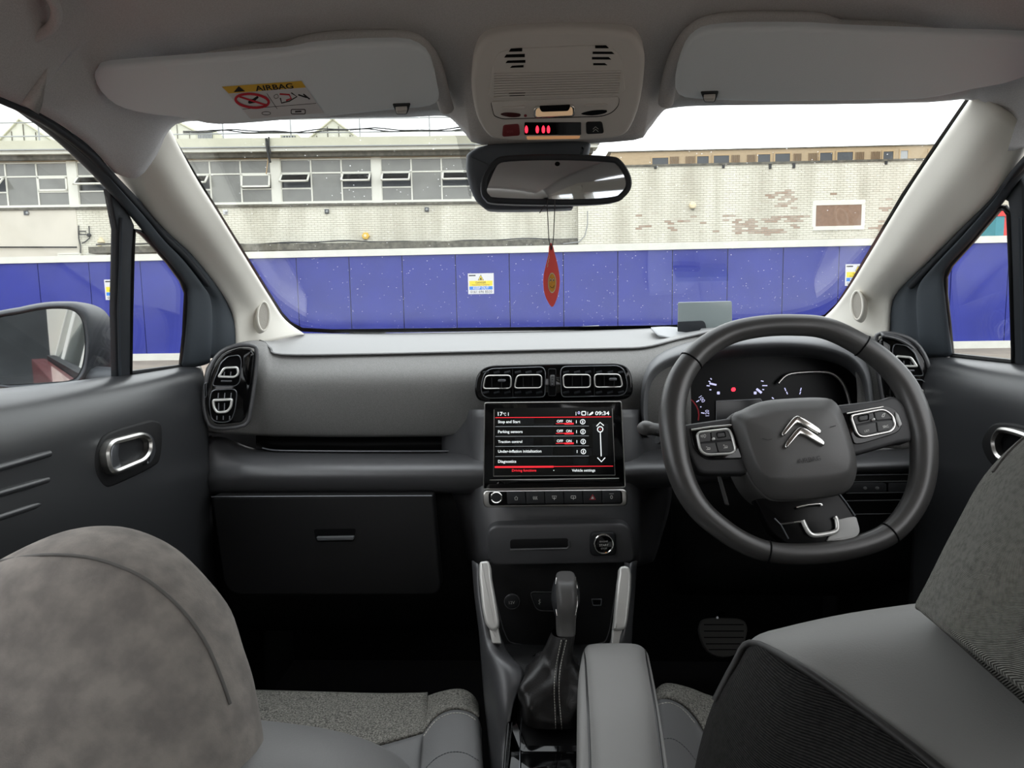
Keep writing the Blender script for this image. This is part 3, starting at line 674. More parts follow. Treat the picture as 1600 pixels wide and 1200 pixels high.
line('pictogram', [(466, 148), (478, 152), (484, 155), (474, 147)], P, 2.2, M_INK, v1); line('pictogram', smo([(428, 150), (433, 147), (435, 152), (430, 154)], 2), P, .8, M_INK, v1, closed=True)
line('divider', [(417, 146), (433, 170)], P, .8, M_INK, v1); line('divider', [(379, 170.5), (494, 161.5)], P, .8, M_INK, v1)
line('manual_symbol', rect(455, 171, 477, 178, 2), P, 1.4, M_INK, v1, closed=True); line('manual_symbol', [(461, 174.5), (471, 174)], P, 2.4, M_INK, v1)
line('manual_symbol', oval(416, 177, 7, 2.6, 14), P, .9, M_INK, v1, closed=True)
vo2 = smo([(1055, 142), (1058, 110), (1070, 76), (1086, 58), (1110, 49), (1166, 45), (1266, 45.5), (1316, 49), (1500, 56), (1610, 60), (1650, 75), (1648, 105), (1600, 123), (1566, 134), (1520, 142), (1480, 151), (1440, 157), (1400, 159), (1233, 161), (1149, 160), (1110, 158), (1070, 155)], 2)
v2 = visor(VR, vo2, (1300, 105), 'plain grey driver sun visor above the steering wheel')
def clip(P, x, y, label):
    t = thing('visor_clip', P.at(x, y), label, 'clip'); P2 = P
    plate('clip_body', rr([(x-14, y-7), (x+15, y-8), (x+12, y+2), (x+9, y+9), (x-8, y+9), (x-10, y+2)], 3), P2, .006, .0145, M_RUB, t, .002)
    plate('clip_tongue', rr([(x-9, y+1), (x+10, y), (x+8, y+8), (x-7, y+8)], 2), P2, .012, .020, M_CONS, t, .002)
clip(VL, 627, 171, 'small dark clip holding the passenger sun visor'); clip(VR, 1108, 152, 'small dark clip holding the driver sun visor')
# ---- windscreen
wout = [(245, 172), (285, 262), (328, 335), (368, 400), (408, 468), (430, 500), (450, 522), (600, 526), (868, 522), (1150, 514), (1290, 508), (1318, 486), (1341, 453), (1370, 402), (1424, 312), (1478, 232), (1540, 130), (1250, 135), (868, 155), (500, 165)]
w1 = plate('window_1', wout, WS, -.005, 0, M_GLASS); tag(w1, kind='structure')
line('frit_edge', [(258, 198), (266, 210), (305, 275), (345, 339), (384, 402), (424, 466), (439, 490), (453, 505), (472, 515), (520, 517.5), (868, 513.5), (1040, 511), (1180, 505), (1270, 500), (1290, 494), (1309, 476), (1329, 445), (1357, 397), (1410, 306), (1463, 226), (1518, 146)], WS, 6, M_BLKM, w1, .001)
V = []; Fc = []
for j in range(62):
    for i in range(30):
        x, y = 706+i*2.1+(j % 2)*1.05, 184+j*2.0
        lo = 706+max(0, (y-184))*.22; hi = 742+max(0, y-240)*.15
        if lo < x < hi:
            n = len(V); V += [WS.at(x+.72*math.cos(k*math.pi/3), y+.72*math.sin(k*math.pi/3), .001) for k in range(6)]; Fc.append(tuple(range(n, n+6)))
d = link('frit_dots', V, Fc, M_BLKM, w1, 180); d['kind'] = 'stuff'
for x0, y0, x1, y1, lb in ((547, 517.5, 602, 515.5, 'black wiper just showing along the glass foot on the passenger side'), (894, 511.5, 936, 509, 'black wiper just showing along the glass foot right of centre')):
    t = thing('wiper', WS.at((x0+x1)/2, y0, -.01), lb, 'wiper')
    tube('wiper_arm', [WS.at(x0, y0+3, -.016), WS.at(x1, y1+3, -.016)], .006, M_RUB, t); tube('wiper_blade', [WS.at(x0, y0+1, -.010), WS.at(x1, y1+1, -.010)], .0028, M_STEEL, t)
# ---- pillars
PI = [(256, 186, .97), (300, 270, 1.06), (340, 335, 1.16), (380, 400, 1.30), (420, 465, 1.46), (444, 500, 1.55), (474, 522, 1.62)]
PO = [(160, 235, .92), (225, 320, 1.025), (262, 362, 1.10), (300, 397, 1.19), (340, 447, 1.31), (365, 490, 1.39), (372, 545, 1.41)]
RI = [(1526, 146, .91), (1466, 230, 1.014), (1413, 310, 1.129), (1359, 400, 1.28), (1329, 449, 1.383), (1306, 480, 1.465), (1282, 503, 1.53)]
RO = [(1616, 205, .86), (1560, 295, .945), (1493, 363, 1.067), (1448, 408, 1.165), (1403, 453, 1.29), (1390, 482, 1.325), (1385, 535, 1.335)]
def pillar(name, A, B):
    rows = []
    for a, b in zip(A, B):
        l = lambda t, dz: Q(a[0]+(b[0]-a[0])*t, a[1]+(b[1]-a[1])*t, a[2]+(b[2]-a[2])*t+dz)
        rows.append([Q(a[0]+(2 if a[0] < 800 else -2), a[1], a[2]+.05), l(0, 0), l(.12, -.014), l(.4, -.026), l(.72, -.016), l(1, 0), l(1.06, .03)])
    return tag(loft(name, rows, M_PILL, None, 4, 5, thick=.004), kind='structure')
p1 = pillar('trim_1', PI, PO); p2 = pillar('trim_2', RI, RO)
for par, cx, cy, zc, yw in ((p1, 412.5, 494, 1.435, 42), (p2, 1338.5, 477, 1.345, -42)):
    P = pl(cx, cy, zc, 12, yw)
    ringp('speaker_ring', oval(cx, cy, 11, 24, 32), P, .004, -.02, .004, M_PILL, par, .0015)
    g = plate('speaker_grille', oval(cx, cy, 9.5, 21.5, 28), P, -.02, .001, M_GRIL, par)
# ---- doors
def doorrows(X):
    return [[QX(*p, x) for p in r] for r, x in (
        ([(-160, 622), (0, 607), (100, 597), (185, 586), (283, 571), (312, 566)], -.70), ([(-160, 632), (0, 616), (100, 602), (185, 591), (283, 576), (314, 572)], -.675),
        ([(-150, 665), (0, 642), (100, 625), (200, 606), (295, 586), (318, 584)], -.648), ([(-150, 720), (0, 690), (100, 668), (200, 645), (300, 620), (322, 615)], -.634),
        ([(-150, 800), (0, 760), (100, 740), (200, 715), (300, 686), (326, 678)], -.630), ([(-150, 900), (0, 850), (100, 835), (200, 810), (300, 765), (328, 745)], -.625),
        ([(-150, 1080), (0, 1000), (100, 960), (200, 930), (300, 880), (335, 850)], -.63), ([(-150, 1500), (0, 1400), (100, 1300), (200, 1230), (300, 1130), (350, 1060)], -.64))]
dr = doorrows(0)
FI = [(-140, 85, .60), (0, 151, .705), (47, 169, .745), (94, 195, .795), (141, 229, .855), (178, 270, .925), (225, 320, 1.03), (262, 362, 1.105), (300, 397, 1.195), (340, 447, 1.315), (363, 480, 1.395), (372, 513, 1.415), (374, 550, 1.42)]
FG = [(-140, 112), (0, 160), (47, 188), (85, 217), (130, 258), (168, 297), (212, 347), (240, 382), (262, 407), (284, 436), (293, 458), (290, 520), (284, 574)]
RFI = [(1740, 120, .66), (1690, 160, .73), (1640, 205, .80), (1600, 248, .875), (1560, 295, .955), (1493, 363, 1.075), (1448, 408, 1.175), (1403, 453, 1.30), (1390, 482, 1.335), (1388, 519, 1.345), (1386, 552, 1.345)]
RFG = [(1740, 150), (1690, 190), (1640, 235), (1598, 275), (1566, 318), (1519, 375), (1485, 412), (1475, 432), (1476, 460), (1481, 505), (1487, 557)]
def frame(par, A, G, P):
    mid = lambda a, g, t, h: (Q(*a).lerp(P.at(*g), t)+P.n*h)
    rows = [[Q(*a)-P.n*.01, Q(*a), mid(a, g, .3, .004), mid(a, g, .5, -.004), mid(a, g, .62, .010), mid(a, g, .85, .012), P.at(*g, .006), P.at(*g, -.012)] for a, g in zip(A, G)]
    loft('window_frame', rows, M_CORN, par, 4, 4, thick=.003)
    tube('door_seal', [mid(a, g, .34, .003) for a, g in zip(A, G)][:-3], .0055, M_RUB, par, smooth=3, sides=8)
def door(name, rows, A, G, P, post, quarter, glass):
    t = bpy.data.objects.new(name, None); COL.objects.link(t); t.location = rows[0][2]; tag(t, kind='structure')
    loft('door_panel', rows, M_DOOR, t, 4, 5, thick=.004)
    frame(t, A, G, P)
    plate('divider_post', post, P, -.006, .004, M_RUB, t, .003)
    tube('post_channel', [P.at(*p, .005) for p in ([(189, 340), (188, 400), (185, 485), (187, 586)] if P is GL else [(1594, 340), (1596, 430), (1599, 565)])], .0025, M_CORN, t, sides=6)
    tube('quarter_seal', [P.at(*p, .002) for p in quarter], .0045, M_BLKM, t, closed=True, sides=6)
    plate('window_glass', glass, P, -.004, 0, M_SIDE, t)
    return t
q1 = [(208, 358), (222, 364), (240, 383), (262, 408), (283, 437), (291, 457), (288, 520), (282.5, 572.5), (203, 582.5), (204, 485), (206, 398)]
d1 = door('door_1', dr, FI, FG, GL, [(172, 298), (196, 318), (211, 352), (209, 400), (206.5, 485), (205.5, 586), (183, 591), (181, 485), (184, 362)], q1,
          FG+[(202, 592), (0, 618), (-140, 640)])
q2 = [(1571, 325), (1562, 325), (1519, 376), (1486, 413), (1477, 432), (1477, 460), (1482, 505), (1487.5, 555), (1584, 565.5), (1584, 540), (1581, 430), (1577.5, 335)]
d2 = door('door_2', [[mx(v) for v in r] for r in dr], RFI, RFG, GR, [(1548, 300), (1574, 316), (1577, 335), (1581, 430), (1585, 569), (1608, 572), (1602, 430), (1598, 290), (1592, 276)], q2,
          RFG+[(1585, 573), (1700, 590), (1760, 600)])
for par, P, s in ((d1, Pl(QX(200, 707, -.628), Vector((1, -.05, .04))), 0), (d2, None, 1)):
    if s: break
    plate('handle_bezel', smo([(153, 698), (171, 676), (225, 659), (244, 657), (254, 668), (252, 714), (238, 731), (180, 759), (165, 761), (154, 748), (149, 728)], 4), P, -.012, .003, M_BLK2, par, .004)
    plate('handle_cup', smo([(172, 708), (178, 693), (224, 681), (236, 690), (238, 710), (229, 725), (183, 740), (175, 730)], 4), P, .002, .004, M_BTN2, par)
    plate('handle_lever', smo([(174, 706), (178, 694), (187, 690), (186, 712), (190, 731), (183, 737), (176, 728)], 4), P, .003, .009, M_SATD, par, .002)
    ringp('door_handle', rr([(168, 704), (177, 687), (228, 674), (241, 684), (241, 706), (231, 722), (182, 743), (172, 732)], 9), P, .0075, .000, .016, M_SAT, par, .003)
    plate('handle_hinge', smo([(228, 676), (240, 684), (244, 705), (237, 722), (231, 724), (236, 705), (234, 690)], 4), P, .0, .012, M_SATD, par, .002)
for y0, y1, x1 in ((731, 709, 76), (771, 750, 73), (808, 786, 68)):
    k = (y1-y0)/x1
    tube('pull_groove', [QX(x, y0+k*x, -.6285 if x < x1 else -.633) for x in (-170, -90, 0, x1*.6, x1)], .0045, M_DOOR, d1, sides=8, smooth=2)
plate('pull_cup', smo([(176, 878), (190, 856), (212, 844), (228, 852), (233, 870), (226, 888), (190, 905)], 4), Pl(QX(205, 865, -.62), Vector((1, -.2, .1))), -.01, .02, M_CORN, d1, .012, 4, 60)
# driver door handle, mirror image of the other
P = Pl(QX(1575, 690, .628), Vector((-1, -.05, .04)))
plate('handle_bezel', smo([(1533, 700), (1540, 672), (1560, 660), (1610, 668), (1640, 690), (1630, 740), (1560, 735)], 4), P, -.012, .003, M_BLK2, d2, .004)
plate('handle_cup', smo([(1556, 690), (1566, 676), (1610, 690), (1620, 710), (1600, 730), (1560, 715)], 4), P, .002, .004, M_HOLE, d2)
ringp('door_handle', smo([(1545, 695), (1552, 672), (1568, 668), (1605, 680), (1625, 700), (1615, 732), (1560, 722)], 5), P, .0075, .0, .016, M_SAT, d2, .003)
# ---- lower body, floor, rear
S = lambda n, lo, hi, M: tag(wbox(n, lo, hi, M), kind='structure')
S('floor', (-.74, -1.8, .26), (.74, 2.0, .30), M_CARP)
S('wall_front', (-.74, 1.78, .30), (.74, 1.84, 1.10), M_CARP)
for sgn, nm in ((-1, 'wall_left'), (1, 'wall_right')):
    w = thing(nm, Vector((sgn*.74, 0, .3)), None, None, kind='structure')
    wbox('lower_side', (min(sgn*.70, sgn*.735), -1.8, .3), (max(sgn*.70, sgn*.735), 1.84, 1.09), M_BLK2, w)
    wbox('outer_skin', (min(sgn*.74, sgn*.80), -1.9, .3), (max(sgn*.74, sgn*.80), 2.2, 1.07), M_CARRED, w)
    for y0, y1 in ((-.28, -.08), (-1.25, -1.05), (-1.78, -1.68)):
        a, b = sgn*.715, sgn*.575
        MB().hexa([Vector(v) for v in ((a, y0, 1.05), (a-sgn*.03, y0, 1.05), (a-sgn*.03, y1, 1.05), (a, y1, 1.05), (b+sgn*.02, y0, 1.47), (b-sgn*.02, y0, 1.46), (b-sgn*.02, y1, 1.46), (b+sgn*.02, y1, 1.47))]).build('body_pillar', M_PILL, w)
    wbox('roof_rail', (min(sgn*.56, sgn*.60), -1.78, 1.43), (max(sgn*.56, sgn*.60), .62, 1.47), M_PILL, w)
wk = thing('wall_back', Vector((0, -1.78, .3)), None, None, kind='structure')
wbox('tailgate_lower', (-.72, -1.82, .3), (.72, -1.76, 1.02), M_PILL, wk); wbox('tailgate_header', (-.6, -1.82, 1.38), (.6, -1.76, 1.47), M_PILL, wk)
wbox('tailgate_side', (-.72, -1.82, 1.0), (-.54, -1.76, 1.42), M_PILL, wk); wbox('tailgate_side', (.54, -1.82, 1.0), (.72, -1.76, 1.42), M_PILL, wk)
for i in range(9): wbox('heater_wire', (-.54, -1.79, 1.05+i*.035), (.54, -1.787, 1.0535+i*.035), M_CABL, wk)
for sgn, w_ in ((-1, 'wall_left'), (1, 'wall_right')):
    w = bpy.data.objects[w_]
    for y0, y1 in ((-1.06, -.27), (-1.69, -1.24)): MB().hexa([Vector(v) for v in ((sgn*.705, y0, 1.07), (sgn*.709, y0, 1.07), (sgn*.709, y1, 1.07), (sgn*.705, y1, 1.07), (sgn*.59, y0, 1.45), (sgn*.594, y0, 1.45), (sgn*.594, y1, 1.45), (sgn*.59, y1, 1.45))]).build('rear_window', M_SIDE, w)
# ---- passenger door mirror, outside the glass
MP = Pl(Q(60, 540, 1.17), Vector((.326, -.945, .012)))
dm = thing('door_mirror', Q(110, 590, 1.2), 'grey door mirror outside the passenger window, showing a red car flank', 'mirror')
mo = smo([(-14, 503), (31, 491), (67, 484), (94, 482.5), (112, 485), (124, 494), (130, 510), (132.5, 538), (129, 568), (122, 585), (112, 593), (83, 596.5), (-14, 597.5), (-40, 550)], 4)
plate('mirror_glass', mo, MP, -.004, 0, M_MIR, dm)
def ringpts(pts, h): P = MP.up(h); return [P.at(*p) for p in smo(pts, 3)]
R0 = ringpts([(-14, 503), (31, 491), (67, 484), (94, 482.5), (112, 485), (124, 494), (130, 510), (132.5, 538), (129, 568), (122, 585), (112, 593), (83, 596.5), (-14, 597.5), (-40, 550)], -.004)
R1 = ringpts([(-16, 499), (30, 487), (66, 480), (95, 478.5), (115, 481), (129, 491), (136, 509), (138.5, 538), (135, 571), (127, 589), (115, 597.5), (84, 600.5), (-16, 601.5), (-45, 550)], .006)
R2 = ringpts([(-18, 494), (30, 481), (68, 474), (97, 472.5), (120, 474), (137, 484), (145, 505), (147, 538), (143, 572), (135, 590), (120, 600), (86, 603), (-18, 605), (-50, 550)], -.006)
R3 = ringpts([(-10, 494), (34, 480), (72, 472.5), (104, 471), (130, 473), (150, 481), (166, 502), (172, 540), (170, 575), (160, 592), (140, 601), (96, 603), (-10, 605), (-42, 550)], -.05)
R4 = ringpts([(10, 498), (50, 484), (86, 477), (118, 476), (146, 480), (166, 490), (178, 512), (182, 545), (180, 577), (172, 592), (150, 600), (110, 601), (10, 602), (-20, 550)], -.09)
R5 = ringpts([(50, 520), (70, 512), (98, 508), (122, 508), (146, 512), (160, 520), (168, 532), (170, 550), (168, 570), (162, 580), (146, 586), (116, 586), (60, 588), (40, 550)], -.125)
loft('mirror_housing', [R0, R1, R2, R3, R4, R5], M_MIRS, dm, 1, 4, cu=True, face=True)
tube('mirror_arm', [Q(150, 590, 1.22), Q(192, 594, 1.14)], .02, M_MIRS, dm)
# ================================================================== DASHBOARD
db = thing('dashboard', Vector((0, 1.35, .7)), 'black dashboard with a grey top pad, textile band and dark glovebox', 'dashboard')
def LY(name, rows, M, par, nu=4, nv=4, **k): return loft(name, [[QY(*p[:2], p[2]) for p in r] for r in rows], M, par, nu, nv, **k)
R = lambda Y, *p: [(x, y, (Y if len(q) == 0 else q[0])) for x, y, *q in p]
# grey top pad, back edge under the glass, front edge rolled over the textile
pad_f = [(412, 533, 1.36), (422, 543, 1.335), (440, 553, 1.32), (560, 552.5, 1.325), (700, 549.5, 1.325), (865, 545.5, 1.325), (960, 543.5, 1.325), (1010, 541, 1.33), (1060, 529, 1.345), (1110, 517, 1.36)]
pad_b = [(392, 526, 1.60), (430, 523, 1.62), (470, 521, 1.66), (580, 521, 1.70), (700, 519, 1.72), (865, 516, 1.73), (960, 514, 1.72), (1030, 512, 1.70), (1080, 511, 1.68), (1120, 508, 1.66)]
mid = lambda t, dy=0: [(a[0]+(b[0]-a[0])*t, a[1]+(b[1]-a[1])*t+dy, a[2]+(b[2]-a[2])*t) for a, b in zip(pad_f, pad_b)]
und = [(x, y+2.5, Y+.004) for x, y, Y in pad_f]; und2 = [(x, y+2, Y+.03) for x, y, Y in pad_f]
LY('top_pad', [und2, und, pad_f, mid(.12, -.6), mid(.5), pad_b, [(x, y+14, Y+.02) for x, y, Y in pad_b]], M_PAD, db, thick=.003)
# right part of the pad, over the instruments
LY('top_pad', [[(1085, 527, 1.36), (1150, 520, 1.36), (1230, 517, 1.36), (1310, 521, 1.36), (1350, 530, 1.36), (1385, 532, 1.36)],
               [(1095, 514, 1.50), (1150, 511, 1.5), (1230, 508, 1.5), (1310, 508, 1.5), (1350, 513, 1.48), (1385, 519, 1.44)],
               [(1100, 508, 1.67), (1150, 506, 1.67), (1230, 503, 1.66), (1300, 500, 1.62), (1350, 507, 1.55), (1388, 514, 1.48)]], M_PAD, db, thick=.003)
# textile band
LY('textile_band', [
    R(1.34, (322, 575, 1.30), (345, 546, 1.31), (385, 533, 1.34), (414, 535, 1.35), (440, 554.5, 1.33), (560, 553), (700, 550), (865, 546), (965, 544), (1012, 542), (1062, 530, 1.35), (1100, 520, 1.37)),
    R(1.31, (318, 592, 1.28), (340, 565, 1.285), (385, 548, 1.305), (414, 552, 1.31), (440, 566, 1.31), (560, 565), (700, 562), (865, 558), (965, 556), (1010, 556), (1050, 552), (1090, 550)),
    R(1.272, (316, 612, 1.275), (336, 600, 1.275), (385, 590, 1.28), (414, 590), (440, 592), (560, 592), (700, 590), (865, 588), (965, 588), (1005, 590), (1040, 590), (1080, 590)),
    R(1.28, (318, 640, 1.275), (336, 636, 1.275), (385, 634, 1.28), (414, 634), (440, 634), (560, 634), (700, 633), (865, 632), (965, 632), (1005, 632), (1040, 632), (1080, 632)),
    R(1.305, (320, 664, 1.285), (336, 668, 1.285), (385, 671, 1.295), (414, 672), (440, 673), (560, 674), (700, 673), (865, 672), (965, 672), (1005, 672), (1040, 672), (1080, 672)),
    R(1.325, (322, 672, 1.30), (336, 676, 1.30), (385, 679, 1.315), (414, 680), (440, 681), (560, 682), (700, 681), (865, 680), (965, 680), (1005, 680), (1040, 680), (1080, 680)),
    R(1.375, (322, 674, 1.36), (336, 677, 1.36), (385, 680), (414, 681), (440, 682), (560, 683), (700, 682), (865, 681), (965, 681), (1005, 681), (1040, 681), (1080, 681))], M_TEX, db, thick=.003)
LY('shelf_slot', [R(1.37, (400, 678), (560, 679), (740, 678)), R(1.385, (400, 692), (560, 693), (740, 692)), R(1.365, (400, 708), (560, 709), (740, 708))], M_BLK2, db, thick=.003)
tube('slot_edge_highlight', [QY(x, y, 1.315) for x, y in ((410, 700), (424, 703), (450, 704.2), (560, 705.2), (700, 705), (728, 703), (748, 692))], .0022, M_SATD, db, smooth=4, sides=8)  # highlight on the slot's lower edge, put in as a satin bead
# lower bolster
LY('knee_bolster', [
    R(1.345, (312, 700, 1.32), (330, 684, 1.33), (352, 684, 1.34), (385, 697), (415, 704), (450, 706), (560, 707.5), (700, 707), (745, 700), (790, 690), (950, 690), (1000, 700), (1060, 700), (1200, 700), (1330, 700), (1440, 690)),
    R(1.285, (311, 712, 1.30), (328, 696, 1.30), (350, 694, 1.30), (380, 704, 1.295), (415, 708), (450, 709.5), (560, 710.5), (700, 710), (748, 706), (790, 700), (950, 700), (1000, 704), (1060, 704), (1200, 703), (1330, 703), (1440, 696)),
    R(1.225, (311, 730, 1.27), (326, 719, 1.255), (350, 720, 1.24), (380, 720), (415, 721), (450, 722), (560, 722), (700, 721), (748, 720), (790, 720), (950, 720), (1000, 718), (1060, 717), (1200, 715), (1330, 714), (1440, 710)),
    R(1.20, (313, 748, 1.24), (326, 744, 1.22), (350, 744, 1.205), (380, 744), (415, 744), (450, 744), (560, 743), (700, 741), (748, 741), (790, 741), (950, 740), (1000, 738), (1060, 736), (1200, 732), (1330, 730), (1440, 726)),
    R(1.215, (316, 768, 1.235), (326, 768, 1.225), (350, 768), (380, 768), (415, 768), (450, 768), (560, 767), (700, 766), (748, 766), (790, 764), (950, 762), (1000, 758), (1060, 754), (1200, 744), (1330, 740), (1440, 736)),
    R(1.25, (318, 774, 1.265), (326, 774), (350, 774), (380, 774), (415, 773.5), (450, 773), (560, 772), (700, 771), (748, 771), (790, 770), (950, 768), (1000, 764), (1060, 760), (1200, 748), (1330, 743), (1440, 740))], M_BLK, db, thick=.003)
LY('end_cap', [R(1.32, (309, 702), (318, 690), (330, 680)), R(1.30, (306, 720), (309, 705), (322, 686)), R(1.30, (310, 775), (309, 735), (312, 712)), R(1.34, (322, 850), (318, 800), (314, 770))], M_BLK2, db, thick=.004)
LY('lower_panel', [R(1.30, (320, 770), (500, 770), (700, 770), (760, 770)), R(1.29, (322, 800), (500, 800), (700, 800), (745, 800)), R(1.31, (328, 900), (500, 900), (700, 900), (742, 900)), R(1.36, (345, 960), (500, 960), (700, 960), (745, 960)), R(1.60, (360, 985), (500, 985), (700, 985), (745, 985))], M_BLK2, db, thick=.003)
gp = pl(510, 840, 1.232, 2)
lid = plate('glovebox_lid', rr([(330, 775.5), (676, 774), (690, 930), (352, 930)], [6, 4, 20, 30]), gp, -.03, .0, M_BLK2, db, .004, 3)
tube('lid_edge', [gp.at(x, y, -.001) for x, y in ((330, 776.5), (500, 775.5), (675, 775))], .0011, M_SATD, db, sides=6)
plate('latch_recess', rr([(490, 827), (556, 826), (553, 846), (494, 847)], 4), gp, -.01, .0008, M_HOLE, lid)
plate('latch', rr([(494, 839), (553, 838), (552, 844), (496, 845)], 2), gp, -.005, .006, M_SATD2, lid, .0012)
# driver side lower dash with switch slots
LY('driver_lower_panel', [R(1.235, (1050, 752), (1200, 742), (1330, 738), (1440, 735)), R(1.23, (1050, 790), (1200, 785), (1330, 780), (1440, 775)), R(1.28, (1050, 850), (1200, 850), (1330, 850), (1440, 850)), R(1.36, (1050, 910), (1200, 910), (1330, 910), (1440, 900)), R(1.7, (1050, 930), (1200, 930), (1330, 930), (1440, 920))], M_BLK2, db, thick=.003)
sp = pl(1375, 760, 1.205, 4)
for y in (742, 752.5, 770, 782, 803): line('panel_groove', [(1322, y+.5), (1425, y-1)], sp, 1.2, M_SATD2, db)
for x in (1352, 1371): plate('switch_icon', oval(x, 763, 3.2, 2.6, 12), sp, -.004, .002, M_BTN, db, .001)
for x0, x1 in ((1323, 1385), (1388, 1424)): plate('switch_blank', rect(x0, 755, x1, 769, 3), sp, -.01, .0005, M_BTN2, db, .0004)
# centre stack behind the screen down to the tunnel
LY('centre_stack', [R(1.3, (690, 640, 1.36), (728, 640), (752, 640, 1.24), (868, 640, 1.225), (985, 640, 1.24), (1004, 640, 1.30), (1040, 640, 1.36)),
    R(1.3, (690, 710, 1.33), (730, 710, 1.265), (755, 710, 1.225), (868, 710, 1.215), (985, 710, 1.225), (1008, 710, 1.27), (1046, 710, 1.34)),
    R(1.3, (688, 765, 1.33), (730, 768, 1.255), (755, 775, 1.20), (868, 778, 1.19), (983, 775, 1.20), (1010, 768, 1.27), (1050, 765, 1.34)),
    R(1.3, (700, 800, 1.33), (732, 802, 1.25), (757, 806, 1.19), (868, 808, 1.18), (982, 806, 1.19), (1010, 802, 1.26), (1045, 800, 1.34)),
    R(1.3, (712, 835, 1.33), (738, 838, 1.25), (760, 842, 1.18), (868, 845, 1.17), (985, 842, 1.18), (1006, 838, 1.25), (1035, 835, 1.34)),
    R(1.3, (722, 868, 1.33), (742, 872, 1.25), (764, 878, 1.18), (868, 880, 1.17), (985, 878, 1.18), (1002, 872, 1.25), (1025, 868, 1.34)),
    R(1.3, (728, 878, 1.35), (748, 884, 1.28), (768, 888, 1.24), (868, 890, 1.24), (980, 888, 1.24), (998, 884, 1.28), (1020, 878, 1.36))], M_BLK, db, thick=.003)
PP = pl(873, 848, 1.16, -4)
plate('drawer_front', rr([(759, 822), (985, 818), (994, 880), (764, 884)], [22, 22, 16, 16]), PP, -.02, .002, M_BLK, db, .004)
plate('drawer_grip', rr([(797, 843), (888, 841), (889, 857), (797, 859)], 5), PP, -.005, .0028, M_BLK2, db, .0006)
tube('grip_lip', [PP.at(x, y, .003) for x, y in ((797, 859), (886, 857), (889.5, 853), (889, 845))], .0018, M_BLK, db)
# ---- start button
sb = thing('start_button', PP.at(943, 870), 'round black engine start button with a chrome ring', 'button')
plate('button_surround', rr([(922, 833), (963, 832), (964, 869), (922, 870)], 9), PP, .001, .010, M_BTN2, sb, .004)
plate('push_face', oval(943.5, 850.5, 14, 14), PP, .006, .0115, M_PIANO, sb, .001)
ringp('chrome_ring', oval(943.5, 850.5, 16, 16, 36), PP, .0028, .006, .0125, M_CHR, sb, .001)
P = PP.up(.0116)
txt('lettering', 'ENGINE', P, 937, 847.5, 950, 847, M_ICON, sb); txt('lettering', 'START', P, 936.5, 853.5, 951, 853, M_ICON, sb, bold=.02); txt('lettering', 'STOP', P, 939, 858.5, 948.5, 858, M_ICON, sb)
flat('indicator_light', oval(947, 863.5, 1, .8, 8), P, E_ORANGE, sb)
# ================================================================== AIR VENTS
VP0 = pl(865, 598, 1.235, 4)
cv = thing('air_vent', VP0.at(865, 630), 'wide gloss black double air vent above the touchscreen', 'air vent', 'dashboard air vents')
plate('vent_housing', rr([(741, 612), (744, 588), (752, 576), (766, 570.5), (868, 568), (966, 567), (980, 572), (987, 584), (990, 610), (986, 620), (975, 625), (868, 627), (758, 629), (746, 625)], [6, 8, 8, 10, 20, 10, 8, 8, 6, 6, 6, 20, 8, 6]), VP0, -.03, .010, M_PIANO, cv, .004)
for x0, x1 in ((750, 853), (875, 981)):
    l = x0 < 800
    outl = rr([(751, 602), (756, 583), (766, 575.5), (848, 572.5), (853, 580), (852, 621), (762, 623), (752, 617)] if l else [(875, 579), (880, 572), (966, 570.5), (976, 577), (981.5, 600), (979, 614), (970, 619), (877, 621)], 7)
    ringp('vent_surround', outl, VP0, .0014, .008, .0135, M_SATD, cv, .0005)
    plate('vent_cavity', outl, VP0, .009, .0104, M_HOLE, cv)
    for k in range(6):
        x = x0+10+k*(x1-x0-20)/5
        for y in (581.5, 613): tube('vane_tip', [VP0.at(x-5, y+1, .011), VP0.at(x+4, y-1, .012)], .0022, M_RUB, cv, sides=6)
    pbox('vent_divider', VP0, VP0.ab((x0+x1)/2-.5, 600)[0], VP0.ab((x0+x1)/2+.5, 600)[0], VP0.ab(868, 620)[1], VP0.ab(868, 575)[1], .01, .0125, M_BTN2, cv)
for i, (x0, x1, tab) in enumerate(((754, 799, 1), (803, 847, 0), (879, 923, 0), (928, 973.5, 1))):
    y = 597.5-i*.7; o = rr([(x0+4, y-11.5), (x1, y-12), (x1+.5, y+10.5), (x0-1, y+11)] if i < 2 else [(x0, y-11.5), (x1-4 if i == 3 else x1, y-11.5), (x1+1, y+10.5), (x0+.5, y+11)], 7)
    plate('vent_throat', o, VP0, .010, .011, M_HOLE, cv); ringp('vent_ring', o, VP0, .0024, .010, .0185, M_SAT, cv, .001)
    for k in (1, 2): pbox('vane', VP0, VP0.ab(x0+(x1-x0)*k/3-.5, y)[0], VP0.ab(x0+(x1-x0)*k/3+.7, y)[0], VP0.ab(868, y+9)[1], VP0.ab(868, y-9)[1], .011, .014, M_BTN2, cv)
    if tab: plate('vane_slider', rr([(x0+24, y-4.5), (x0+36, y-5), (x0+36, y-.5), (x0+24, y-.5)], 2), VP0, .012, .021, M_SATD, cv, .001)
ringp('wheel_slot', rect(856.5, 576, 869, 619, 3), VP0, .0012, .009, .0125, M_BTN2, cv); plate('wheel_well', rect(858, 578, 868, 617, 2), VP0, .009, .0108, M_HOLE, cv)
plate('thumb_wheel', rr([(859, 586), (867.5, 585.5), (867, 604), (859.5, 604)], 3), VP0, .010, .018, M_BTN, cv, .004)
for y in (591, 595.5, 600): plate('wheel_mark', oval(863.2, y, 1.2, 1.2, 8), VP0, .017, .0186, M_SATD, cv)
